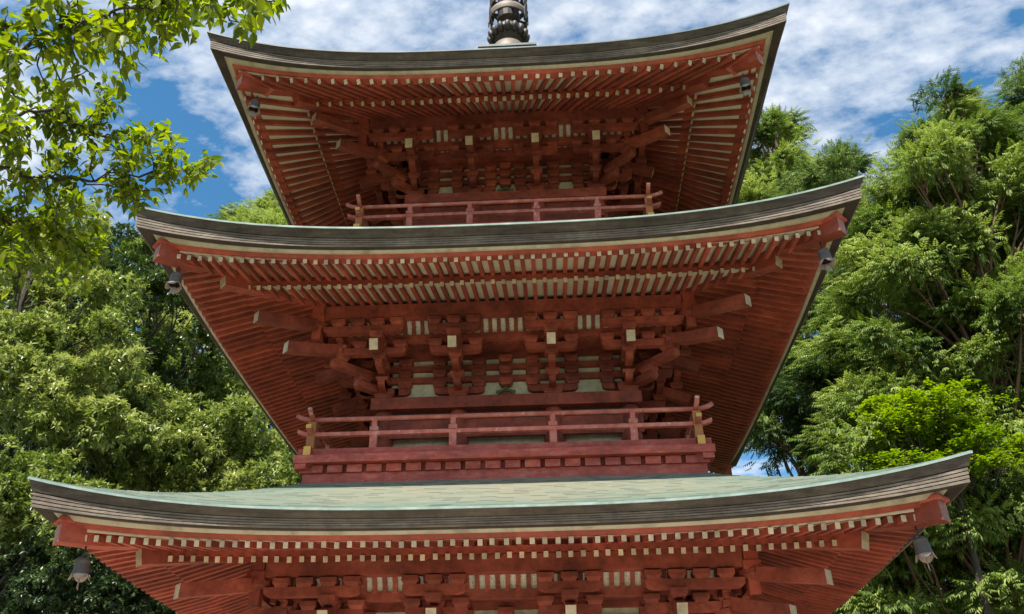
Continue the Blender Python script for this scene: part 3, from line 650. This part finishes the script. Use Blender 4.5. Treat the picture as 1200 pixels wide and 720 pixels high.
for a in range(9):
    z = 17.80+a*.41; r = .45-.017*a
    rm = MB(); rm.lathe([(r-.01, z-.03), (r+.012, z+.06), (r, z+.15), (r-.035, z+.15), (r-.05, z-.03), (r-.01, z-.03)], 32); rg = rm.build('spire_ring', 'ring', spire, True)
    sk = MB()
    for b in range(4):
        th = b*HALF+.4; sk.tube([(.08*math.cos(th), .08*math.sin(th), z+.09), (r*math.cos(th)*.97, r*math.sin(th)*.97, z+.07)], .03, 6)
    sk.lathe([(.10, z-.12), (.26, z-.05), (.28, z+.12), (.14, z+.24)], 16); sk.build('ring_spoke', 'bronze', spire)
    for b in (.0, .5, math.pi-.5, math.pi, math.pi+.45, -.45):
        th = b; lf = MB(); cx, cy = math.cos(th), math.sin(th)
        sx, sy = -cy, cx; P = []
        for zz, ww in ((z-.20, .012), (z-.10, .055), (z+.02, .06), (z+.16, .05), (z+.27, .012)): P += [(cx*(r+dr)+sx*ww*g, cy*(r+dr)+sy*ww*g, zz) for dr, g in ((-.006, -1), (-.006, 1), (.018, 1), (.018, -1))]
        F = [(j*4+q_, j*4+(q_+1) % 4, j*4+4+(q_+1) % 4, j*4+4+q_) for j in range(4) for q_ in range(4)]+[(0, 1, 2, 3), (16, 17, 18, 19)]
        lf.add(P, F); lf.build('ring_pendant', 'bronze', spire)
s_ = MB(); s_.lathe([(.1, 22.6), (.16, 22.7), (.05, 22.95), (.15, 23.1), (.16, 23.25), (.0, 23.55)], 16); s_.build('spire_jewel', 'bronze', spire, True)

# wind bells
bl = MB(); n = 24; prof = [(.0, .0), (.055, -.005), (.078, -.03), (.085, -.06), (.082, -.062), (.084, -.10), (.088, -.17), (.098, -.225)]
bl.lathe(prof, n)
# scalloped mouth and inner wall
base = len(bl.v)
V = []; F = []
for ring_i, (dr, dz) in enumerate(((0, 0), (.014, -1), (.008, -1), (-.012, 0))):
    for k in range(n):
        th = 2*math.pi*k/n; sc = abs(math.cos(th*2))**.7
        r = .098+dr*1.5; z = -.225+(-.075*sc if dz else 0); V.append((r*math.cos(th), r*math.sin(th), z))
F = [(i*n+k, i*n+(k+1) % n, (i+1)*n+(k+1) % n, (i+1)*n+k) for i in range(3) for k in range(n)]
lipm = MB(); lipm.add(V, F); LIP = lipm.mesh('bell_lip', ['belllip'], True); recalc(LIP)
inn = MB(); inn.lathe([(.086, -.232), (.07, -.1), (.0, -.04)], n); INN = inn.mesh('bell_inside', ['dark'], True)  # dark colour stands in for the shade inside the bell mouth
BELL = bl.mesh('bell_body', ['bellbronze'], True); recalc(BELL)
hk = MB(); hk.tube([(0, 0, .14), (.0, 0, .0)], .009, 6); hk.tube([(.03*math.cos(a), 0, .015+.03*math.sin(a)) for a in np.linspace(0, 2*math.pi, 11)], .008, 6); HOOK = hk.mesh('bell_hook', ['bronze'], True)
cl = MB(); cl.tube([(0, 0, -.06), (0, 0, -.30)], .006, 5); CLA = cl.mesh('bell_clapper_rod', ['bronze'])
cp = MB(); cp.prism([(-.03, -.28), (.03, -.28), (.055, -.41), (0, -.385), (-.055, -.41)], (0, 0, 0), (1, 0, 0), (0, 0, 1), (0, 1, 0), .008); CPL = cp.mesh('bell_wind_plate', ['belllip']); recalc(CPL)
names = {1: 'lowest', 2: 'middle', 3: 'top'}
for i in (1, 2, 3):
    o, z = T[i]['hf']; d = o-.23
    for sx, side in ((-1, 'broadleaf tree'), (1, 'cypress')):
        for sy, fb in ((-1, 'front'), (1, 'rear')):
            if sy > 0 and True: continue
            e = empty('wind_bell', (sx*d, sy*d, z-.10-.10), 'bronze wind bell hanging at the %s roof corner on the %s side' % (names[i], side), 'wind bell', 'wind bells under the pagoda roof corners')
            e.rotation_euler = (random.uniform(-.08, .08), random.uniform(-.08, .08), random.uniform(0, 3)); s = .92; e.scale = (s, s, s*.9)
            for nm, me in (('bell_body', BELL), ('bell_lip', LIP), ('bell_inside', INN), ('bell_hook', HOOK), ('clapper', CLA), ('wind_plate', CPL)): link(nm, me, e)
#TREES
# ------------------------------------------------------------------ foliage helpers
def unit(a): return a/(np.linalg.norm(a, axis=-1, keepdims=True)+1e-9)
def leaf_mesh(name, mats, pos, axis, nrm, length, width, tint, tmpl, faces, mi=None):
    """one mesh of many leaves: template coords (along, across, lift) scaled by length,width"""
    N = len(pos); axis = unit(axis); side = unit(np.cross(nrm, axis)); up = np.cross(axis, side)
    t = np.array(tmpl, float); K = len(t)
    V = (pos[:, None, :]+axis[:, None, :]*(t[None, :, 0:1]*length[:, None, None])+side[:, None, :]*(t[None, :, 1:2]*width[:, None, None])+up[:, None, :]*(t[None, :, 2:3]*length[:, None, None])).reshape(-1, 3)
    fs = np.array(faces); nf, fk = fs.shape
    idx = (fs[None]+(np.arange(N)*K)[:, None, None]).reshape(-1)
    me = bpy.data.meshes.new(name); me.vertices.add(N*K); me.vertices.foreach_set('co', V.astype(np.float32).ravel())
    me.loops.add(len(idx)); me.loops.foreach_set('vertex_index', idx.astype(np.int32))
    me.polygons.add(N*nf); me.polygons.foreach_set('loop_start', (np.arange(N*nf)*fk).astype(np.int32))
    for k in mats: me.materials.append(M[k])
    if mi is not None: me.polygons.foreach_set('material_index', np.repeat(mi, nf).astype(np.int32))
    me.update(calc_edges=True)
    a = me.attributes.new('tint', 'FLOAT', 'FACE'); a.data.foreach_set('value', np.repeat(np.clip(tint, 0, 1), nf).astype(np.float32))
    return me
LEAF_T = [(0, 0, 0), (.35, .5, .06), (.45, 0, -.03), (.35, -.5, .06), (1, 0, -.10)]
LEAF_F = [(0, 2, 1), (0, 3, 2), (2, 4, 1), (2, 3, 4)]
# a flat cypress spray: midrib plus side sprigs
FR_T = []; FR_F = []
for j, (a, s_, l) in enumerate([(.0, 1, .42), (.04, -1, .46), (.2, 1, .46), (.24, -1, .44), (.4, 1, .40), (.44, -1, .38), (.6, 1, .30), (.64, -1, .28), (.62, .12, .44)]):
    b = len(FR_T); ang = .85 if abs(s_) > .5 else .1; dx, dy = l*math.cos(ang), l*math.sin(ang)*s_
    px_, py_ = -dy*.18, dx*.18
    FR_T += [(a, 0, 0), (a+dx*.55+px_, dy*.55+py_, -.03), (a+dx, dy, -.14-.1*a), (a+dx*.55-px_, dy*.55-py_, -.03)]; FR_F += [(b, b+1, b+2, b+3)]
def sph(n):
    v = rng.normal(size=(n, 3)); return unit(v)
class Lump:
    """uneven radius factor over directions"""
    def __init__(s, n=8, amp=.42): s.d = sph(n); s.f = rng.uniform(2, 5, n); s.p = rng.uniform(0, 6, n); s.a = amp/math.sqrt(n)*1.6
    def __call__(s, v): return 1+s.a*np.sin((v@s.d.T)*s.f+s.p).sum(1)
def clump_points(c, r, n, shell=.3, down=.35):
    """points through the outer part of an ellipsoid, fewer on the underside"""
    v = sph(int(n*1.6)); keep = rng.random(len(v)) < np.where(v[:, 2] < -.1, down, 1); v = v[keep][:n]
    rad = (1-shell*rng.random(len(v))**1.4)*Lump()(v)
    return np.array(c)+v*np.array(r)*rad[:, None], v
def limb(mb, a, b, r0, r1, sag=.15, n=6):
    a, b = np.array(a, float), np.array(b, float); d = b-a; off = np.cross(d, rng.normal(size=3)); off = off/(np.linalg.norm(off)+1e-9)*np.linalg.norm(d)*rng.uniform(.03, .12)
    ts = np.linspace(0, 1, n); mb.tube([a+d*t+off*math.sin(t*math.pi)+np.array([0, 0, sag*np.linalg.norm(d)*math.sin(t*math.pi)]) for t in ts], [r0+(r1-r0)*t for t in ts], 6, cap=False)

def tree(name, label, cat, group, root, top, r0, clumps, leafmats, style, leaf=(.12, .05), dens=1., bark='bark', tint0=.5, fork=.35):
    """clumps: (x,y,z, rx,ry,rz, tint shift)"""
    root = np.array([root[0], root[1], terrain(root[0], root[1])-.15]); top = np.array(top, float)
    e = empty(name, tuple(root), label, cat, group)
    tr = MB(); n = 12; bend = rng.normal(size=3)*[.25, .25, 0]
    path = [root+(top-root)*t+bend*math.sin(t*math.pi) for t in np.linspace(0, 1, n)]
    tr.tube(path, [r0*(1-.85*t)+.015+(.12 if t == 0 else 0) for t in np.linspace(0, 1, n)], 10)
    for c in clumps:
        cc = np.array(c[:3]); f = np.clip((cc[2]-root[2])/(top[2]-root[2])-fork*rng.uniform(.25, .6), .12, .96); s = root+(top-root)*f+bend*math.sin(f*math.pi)
        if rng.random() < .6 or style == 'spray': limb(tr, s, cc, r0*.22*(1-.6*f)+.015, .012, .10)
        for _ in range(4): limb(tr, s+(cc-s)*rng.uniform(.5, .95), cc+sph(1)[0]*np.array(c[3:6])*.75, .022, .008, .05, 4)
    tro = tr.build('trunk', bark, e, True, fix=False); tro.location = -Vector(root)
    P = []; D = []; TT = []
    for c in clumps:
        area = (c[3]*c[4]+c[4]*c[5]+c[3]*c[5])*4.2
        if style == 'broad':
            k = 9; nt = int(area*dens*520/k); p, v = clump_points(c[:3], c[3:6], nt)
            tt = np.repeat(rng.normal(0, .22, len(p)), k); p = np.repeat(p, k, 0); v = np.repeat(v, k, 0)
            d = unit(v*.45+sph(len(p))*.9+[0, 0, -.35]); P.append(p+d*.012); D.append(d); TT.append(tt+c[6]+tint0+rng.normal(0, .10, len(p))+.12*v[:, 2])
        elif style == 'flat':
            k = 7; nt = int(area*dens*330/k); p, v = clump_points(c[:3], c[3:6], nt, .8, .8)
            p = np.repeat(p, k, 0); v = np.repeat(v, k, 0)
            d = unit(v*[.6, .6, .1]+sph(len(p))*[.9, .9, .25]+[0, 0, -.12]); P.append(p+sph(len(p))*.06); D.append(d); TT.append(c[6]+tint0+rng.normal(0, .2, len(p)))
        else:
            nt = int(area*dens*95); p, v = clump_points(c[:3], c[3:6], nt, .55, .6)
            out = np.array(c[:3])-(root+(top-root)*.7); out = out*[1, 1, 0]; out = out/(np.linalg.norm(out)+1e-6)
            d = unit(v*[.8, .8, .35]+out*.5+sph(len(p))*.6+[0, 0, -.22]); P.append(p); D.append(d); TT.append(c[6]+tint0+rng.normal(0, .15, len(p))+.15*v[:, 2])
    P = np.concatenate(P); D = np.concatenate(D); TT = np.concatenate(TT); N = len(P)
    nr = unit(np.array([0, 0, 1.])+sph(N)*(.75 if style == 'broad' else .35)+np.array(sdir)*.3)
    ln = leaf[0]*rng.uniform(.65, 1.3, N); wd = leaf[1]*rng.uniform(.75, 1.25, N)
    if style == 'spray': me = leaf_mesh('crown', leafmats, P, D, nr, ln, ln*leaf[1], TT, FR_T, FR_F)
    else: me = leaf_mesh('crown', leafmats, P, D, nr, ln, wd, TT, LEAF_T, LEAF_F)
    cr = link('crown', me, e); cr.location = -Vector(root)
    return e, N*(len(FR_F)*2 if style == 'spray' else 4)
def cl(px, py, Y, w_, h, dep=None, tint=0.):
    """clump seen at px,py with half sizes in photo pixels, at depth plane Y"""
    p = at(px, py, Y); s = np.linalg.norm(p-CAM)/FPX
    return (p[0], p[1], p[2], w_*s, (dep or w_)*s, h*s, tint)
def fill(poly_rows, Y, size, jitter=.35, ydep=1.2, tint=(0, .12), drop=0.):
    """clumps scattered over pixel rows [(y, x0, x1)...]"""
    out = []
    for (py, x0, x1) in poly_rows:
        n = max(1, int((x1-x0)/(size*1.25)))
        for j in range(n):
            if rng.random() < drop: continue
            px = x0+(j+.5)*(x1-x0)/n+rng.normal(0, size*jitter*.5); s = size*rng.uniform(.7, 1.25)
            out.append(cl(px, py+rng.normal(0, size*jitter*.5), Y+rng.normal(0, ydep), s, s*rng.uniform(.62, .85), s, rng.normal(*tint)))
    return out
TRI = 0
def T_(*a, **k):
    global TRI
    e, n = tree(*a, **k); TRI += n; return e
BL = 'broadleaf evergreens beside the pagoda'
# left side: evergreen broadleaf trees
c = fill([(300, 5, 100), (345, 0, 140), (395, 0, 150), (440, 0, 160), (490, 0, 150)], 5.5, 30, tint=(.06, .12))
b = at(20, 500, 5.5)
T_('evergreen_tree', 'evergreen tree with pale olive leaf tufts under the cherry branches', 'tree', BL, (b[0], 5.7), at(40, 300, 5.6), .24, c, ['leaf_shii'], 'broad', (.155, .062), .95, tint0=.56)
c = fill([(292, 150, 220), (340, 110, 250), (390, 110, 275), (430, 120, 300), (470, 140, 310)], 9.5, 34, tint=(-.12, .2))
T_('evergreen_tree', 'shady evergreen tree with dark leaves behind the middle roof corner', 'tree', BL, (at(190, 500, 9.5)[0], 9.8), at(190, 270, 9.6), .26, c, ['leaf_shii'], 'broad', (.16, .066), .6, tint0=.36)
c = fill([(475, 110, 200), (500, 80, 290), (530, 75, 330), (560, 80, 360), (590, 90, 370)], 7.6, 27, ydep=.6, tint=(.05, .12), drop=.05)
T_('evergreen_tree', 'rounded olive green evergreen tree rising just above the lowest roof', 'tree', BL, (at(200, 600, 7.8)[0], 7.9), at(190, 490, 7.8), .22, c, ['leaf_shii'], 'broad', (.15, .06), 1.05, tint0=.56)
c = fill([(560, 0, 70), (590, -10, 80), (625, -15, 100)], 3.2, 29, ydep=.6, tint=(.0, .12))
T_('evergreen_tree', 'evergreen tree with sunlit crown beyond the lowest roof bell', 'tree', BL, (at(20, 640, 3.4)[0]-.3, 3.4), at(15, 560, 3.3), .2, c, ['leaf_shii'], 'broad', (.145, .06), 1.05, tint0=.5)
c = fill([(650, 20, 150), (690, 0, 180), (730, -10, 210), (770, 0, 200)], 3.6, 36, ydep=.5, tint=(0, .1))
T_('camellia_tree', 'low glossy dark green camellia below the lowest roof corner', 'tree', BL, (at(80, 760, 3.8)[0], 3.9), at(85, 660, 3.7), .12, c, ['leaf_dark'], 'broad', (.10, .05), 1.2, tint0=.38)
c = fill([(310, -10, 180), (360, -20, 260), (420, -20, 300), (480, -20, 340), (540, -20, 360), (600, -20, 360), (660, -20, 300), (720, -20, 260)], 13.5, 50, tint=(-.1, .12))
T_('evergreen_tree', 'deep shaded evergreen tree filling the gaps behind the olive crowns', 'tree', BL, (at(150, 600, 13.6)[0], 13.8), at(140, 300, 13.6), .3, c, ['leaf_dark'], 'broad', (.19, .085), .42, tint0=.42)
# far tree tops over the middle roof
FT = 'far treetops behind the pagoda'
c = [cl(322, 246, 22, 22, 16), cl(312, 268, 21, 26, 20), cl(335, 290, 21, 36, 26), cl(300, 300, 21, 30, 24)]
T_('distant_tree', 'yellow green treetop between the top roof edge and middle roof', 'tree', FT, (at(320, 500, 22)[0], 22), at(322, 232, 22), .22, c, ['leaf_cypress'], 'spray', (.42, .55), .8, bark='redbark', tint0=.8)
c = [cl(276, 252, 25, 10, 9), cl(272, 272, 25, 18, 14), cl(268, 300, 25, 26, 24)]
T_('distant_tree', 'small dark treetop beside the yellow green one', 'tree', FT, (at(272, 500, 25)[0], 25), at(275, 244, 25), .2, c, ['leaf_cypress_dark'], 'spray', (.42, .55), .8, bark='redbark', tint0=.5)
# right side: cypresses
CY = 'tall cypresses beside the pagoda'
def cypress(name, label, xc, Y, ytop, ybot, wid, mats, dens, tint0, size, side=1, rt=.3, drop=.1, w0=.16, leaf=(.34, .6)):
    c = []; py = ytop; size0 = size
    while py < ybot:
        f = (py-ytop)/(ybot-ytop); half = wid*(w0+(1-w0)*min(1, f*2.4)**.85); size = size0*(.5+.5*min(1, f*4))
        n = max(1, int(2*half/(size*1.15)))
        for j in range(n):
            if rng.random() < drop: continue
            s = size*rng.uniform(.6, 1.2); px = xc+(-half+(j+.5)*2*half/n)+rng.normal(0, size*.3)
            c.append(cl(px, py+rng.normal(0, size*.3)+abs(px-xc)*.12, Y+rng.normal(0, 1.0)-.6*(1-abs(px-xc)/(half+1)), s, s*rng.uniform(.42, .6), s, rng.normal(0, .2)))
        py += size*.72
    c.append(cl(xc, ytop, Y, size0*.25, size0*.4, None, -.05))
    bx = at(xc, ybot, Y)
    return T_(name, label, 'tree', CY, (bx[0], Y), at(xc, ytop-6, Y), rt, c, mats, 'spray', leaf, dens, bark='redbark', tint0=tint0)
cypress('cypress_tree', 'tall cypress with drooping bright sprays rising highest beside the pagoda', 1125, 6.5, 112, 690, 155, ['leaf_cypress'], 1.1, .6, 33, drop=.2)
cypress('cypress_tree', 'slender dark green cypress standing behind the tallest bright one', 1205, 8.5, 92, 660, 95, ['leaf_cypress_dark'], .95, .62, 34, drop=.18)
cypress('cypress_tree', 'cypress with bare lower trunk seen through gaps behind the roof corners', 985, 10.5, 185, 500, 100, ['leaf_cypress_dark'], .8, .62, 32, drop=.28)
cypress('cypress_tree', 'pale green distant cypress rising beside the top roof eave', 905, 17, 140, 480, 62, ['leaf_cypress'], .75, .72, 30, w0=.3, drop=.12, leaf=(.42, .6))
c = fill([(470, 900, 980), (510, 880, 1000), (545, 900, 1040), (585, 930, 1050)], 12, 30, ydep=1, tint=(-.05, .15), drop=.5)
T_('cypress_tree', 'sparse cypress with reddish trunk and open boughs above the lowest roof', 'tree', CY, (at(922, 600, 12)[0], 12), at(925, 400, 12), .22, c, ['leaf_cypress_dark'], 'spray', (.36, .6), .8, bark='redbark', tint0=.45)
# maple and understorey on the right
c = []
for (px, py, w_) in [(1060, 470, 34), (1100, 466, 34), (1130, 478, 30), (1020, 478, 24), (1045, 492, 34), (1085, 495, 40), (1125, 500, 36), (1150, 512, 30), (1035, 518, 22), (1062, 524, 36), (1100, 522, 40), (1140, 535, 30), (1050, 505, 30), (1075, 545, 40), (1120, 552, 40), (1035, 540, 24), (1165, 540, 26), (1190, 520, 22)]:
    c.append(cl(px, py, 4.0+rng.normal(0, .4), w_*1.0, w_*.26, None, rng.normal(0, .1)))
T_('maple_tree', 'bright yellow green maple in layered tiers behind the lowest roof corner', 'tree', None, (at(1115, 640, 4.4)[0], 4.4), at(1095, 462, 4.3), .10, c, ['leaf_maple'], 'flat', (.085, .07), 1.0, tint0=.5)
c = fill([(545, 1160, 1220), (585, 1120, 1220), (625, 1100, 1220), (665, 1090, 1220), (705, 1070, 1220), (750, 1060, 1220)], 7.0, 34, ydep=.7, tint=(0, .15), drop=.05)
T_('broadleaf_tree', 'mid green leafy tree filling the space under the maple', 'tree', None, (at(1160, 760, 7.2)[0], 7.3), at(1165, 545, 7.1), .14, c, ['leaf_mid'], 'broad', (.115, .058), .8, tint0=.5)
c = fill([(610, 1020, 1110), (650, 1010, 1100), (690, 990, 1090), (730, 980, 1090)], 8.5, 34, ydep=.8, tint=(-.1, .1))
T_('camellia_tree', 'dark shrubby tree in shade below the lowest roof bell by the cypresses', 'tree', None, (at(1050, 760, 8.6)[0], 8.7), at(1050, 600, 8.6), .12, c, ['leaf_dark'], 'broad', (.12, .06), .9, tint0=.35)

# ------------------------------------------------------------------ cherry tree reaching in from beside the camera
def cherry():
    root = np.array([-5.6, -8.6, 0.]); e = empty('cherry_tree', tuple(root), 'leafy cherry tree branch reaching in over the evergreens', 'tree')
    wood = MB(); spots = []
    crotch = root+np.array([.1, .2, 4.0])
    wood.tube([root, root+[.05, .1, 1.5], root+[0, .25, 2.8], crotch], [.2, .16, .14, .12], 10)
    def D(px, py, dist):   # point at a distance from the camera
        d = FW+RT*((px-600)/FPX)+UP*((360-py)/FPX); return CAM+d/np.linalg.norm(d)*dist
    def path(pts, n=14):
        pts = np.array(pts); t = np.linspace(0, len(pts)-1, n); i = np.minimum(t.astype(int), len(pts)-2); f = (t-i)[:, None]
        p = pts[i]*(1-f)+pts[i+1]*f; p[1:-1] += rng.normal(0, .015, p[1:-1].shape); return p
    # boughs from the crotch
    B = []
    def bough(pix, r0, r1):
        p = path([crotch]+[D(*q) for q in pix], 6*len(pix)+4); wood.tube(p, list(np.linspace(r0, r1, len(p))), 7, cap=False); B.append(p); return p
    b1 = bough([(-120, 230, 6.2), (0, 197, 6.4), (45, 208, 6.5), (115, 214, 6.6), (190, 196, 6.8), (232, 200, 6.9)], .018, .005)
    b2 = bough([(-140, 130, 6.0), (0, 80, 5.8), (70, 30, 5.6), (140, 10, 5.4), (200, -8, 5.3)], .018, .005)
    b3 = bough([(-150, 20, 6.0), (20, -30, 5.2), (140, -60, 4.9), (230, -40, 4.8), (290, -8, 4.7), (322, 2, 4.7)], .018, .004)
    b4 = bough([(-130, 300, 6.5), (-20, 250, 6.6), (60, 270, 6.8), (110, 300, 6.9)], .018, .005)
    b5 = bough([(-130, 170, 6.4), (-10, 140, 6.6), (60, 130, 6.7), (130, 165, 6.9), (190, 160, 7.0)], .018, .004)
    twigs = []
    def tw(p0, px, py, dist, n=8, r=.006):
        p = path([p0, (np.array(p0)+D(px, py, dist))/2+rng.normal(0, .05, 3), D(px, py, dist)], n); wood.tube(p, list(np.linspace(r, .002, n)), 5, cap=False); twigs.append(p)
    def near(b, px):  # nearest bough point to a column of the picture
        best = min(b, key=lambda q: abs(600+FPX*np.dot(q-CAM, RT)/np.dot(q-CAM, FW)-px)); return best
    # twigs: bough, target, distance
    for b, lst, dist in ((b1, [(30, 165), (78, 180), (95, 185), (120, 240), (60, 250), (150, 222), (170, 175), (205, 170), (200, 215), (222, 192), (245, 204), (178, 232), (140, 190), (20, 235), (110, 265), (80, 290), (168, 245)], 6.6),
                         (b2, [(20, 60), (40, 20), (60, 70), (90, 50), (110, 20), (120, 60), (150, 45), (170, 40), (185, 20), (205, 30), (160, 75), (95, 90), (30, 100), (70, 110), (190, 50), (215, 45), (140, 30), (10, 20), (225, 10), (60, -10), (100, -20), (180, -10)], 5.6),
                         (b3, [(240, 20), (262, 25), (278, 20), (290, 45), (300, 30), (318, 10), (250, 5), (285, 8), (305, 18), (230, 8)], 4.75),
                         (b4, [(10, 230), (30, 270), (20, 300), (60, 260), (55, 305), (90, 275), (85, 315), (105, 300), (5, 330), (120, 275), (40, 325), (70, 240), (100, 335)], 6.8),
                         (b5, [(20, 120), (40, 160), (70, 150), (90, 125), (110, 150), (130, 120), (150, 155), (30, 190), (80, 170), (165, 150), (190, 158), (205, 162), (5, 150), (115, 185), (140, 100), (120, 95), (55, 95), (10, 180)], 6.8)):
        for px, py in lst:
            for rep_ in range(1 if b is b3 else (3 if rng.random() < .5 else 2)):
                q = near(b, px-25 if px > 25 else px); sg = 4 if rep_ == 0 else 14
                tw(q, px-rep_*6+rng.normal(0, sg), py+rng.normal(0, sg), dist+rng.normal(0, .3))
    wo = wood.build('trunk', 'darkbark', e, True, fix=False); wo.location = -Vector(root)
    # leaves alternate along the twigs and hang
    P, A, S_ = [], [], []
    for p in twigs:
        ln = np.linalg.norm(np.diff(p, axis=0), axis=1).sum(); n = int(np.clip(ln/.042, 9, 26))
        for t in np.linspace(.12, 1, n):
            i = min(int(t*(len(p)-1)), len(p)-2); f = t*(len(p)-1)-i; q = p[i]*(1-f)+p[i+1]*f; d = unit(p[i+1]-p[i])
            for _ in range(2):
                ax = unit(d*.45+sph(1)[0]*.75+np.array([0, 0, -.38])); P.append(q+rng.normal(0, .018, 3)); A.append(ax); S_.append(rng.uniform(.7, 1.25))
    P, A, S_ = np.array(P), np.array(A), np.array(S_); N = len(P)
    nr = unit(np.array([0, -.15, 1.])+sph(N)*.5)
    tm = [(0, 0, 0), (.12, .012, 0), (.12, -.012, 0), (.27, .33, .03), (.27, -.33, .03), (.50, .41, .035), (.50, -.41, .035), (.76, .25, .01), (.76, -.25, .01), (1.14, 0, -.10), (.30, 0, -.02), (.52, 0, -.03), (.76, 0, -.05)]
    fc = [(0, 1, 2), (1, 3, 10), (2, 10, 4), (1, 10, 2), (3, 5, 11), (3, 11, 10), (10, 11, 6), (10, 6, 4), (5, 7, 12), (5, 12, 11), (11, 12, 8), (11, 8, 6), (7, 9, 12), (12, 9, 8)]
    dist = np.linalg.norm(P-CAM, axis=1); rel = P-CAM; px = 600+FPX*(rel@RT)/(rel@FW); py = 360-FPX*(rel@UP)/(rel@FW)
    vis = (px > -5) & (px < 400) & (py > -5) & (py < 400)
    order = np.argsort(np.where(vis, dist-S_*.6, 99)); near_, rest = order[:300], order[300:]
    L0 = .078
    me = leaf_mesh('foliage', ['leaf_cherry'], P[rest], A[rest], nr[rest], L0*S_[rest], L0*S_[rest]*.58, .48+rng.normal(0, .26, len(rest)), tm, fc)
    fo = link('foliage', me, e); fo.location = -Vector(root); tag(fo, kind='stuff')
    var = []
    for tn in (.1, .35, .6, .9):
        var.append(leaf_mesh('leaf', ['leaf_cherry'], np.zeros((1, 3)), np.array([[1., 0, 0]]), np.array([[0, 0, 1.]]), np.array([1.]), np.array([.58]), np.array([tn]), tm, fc))
    for j in near_:
        o = link('leaf', var[rng.integers(4)], e); ax = Vector(A[j]); sd = Vector(np.cross(nr[j], A[j])).normalized(); up = ax.cross(sd); s = L0*S_[j]; q = P[j]-root
        o.matrix_local = Matrix(((ax.x*s, sd.x*s, up.x*s, q[0]), (ax.y*s, sd.y*s, up.y*s, q[1]), (ax.z*s, sd.z*s, up.z*s, q[2]), (0, 0, 0, 1)))
cherry()
print('foliage triangles', TRI, 'rafters', COUNT)
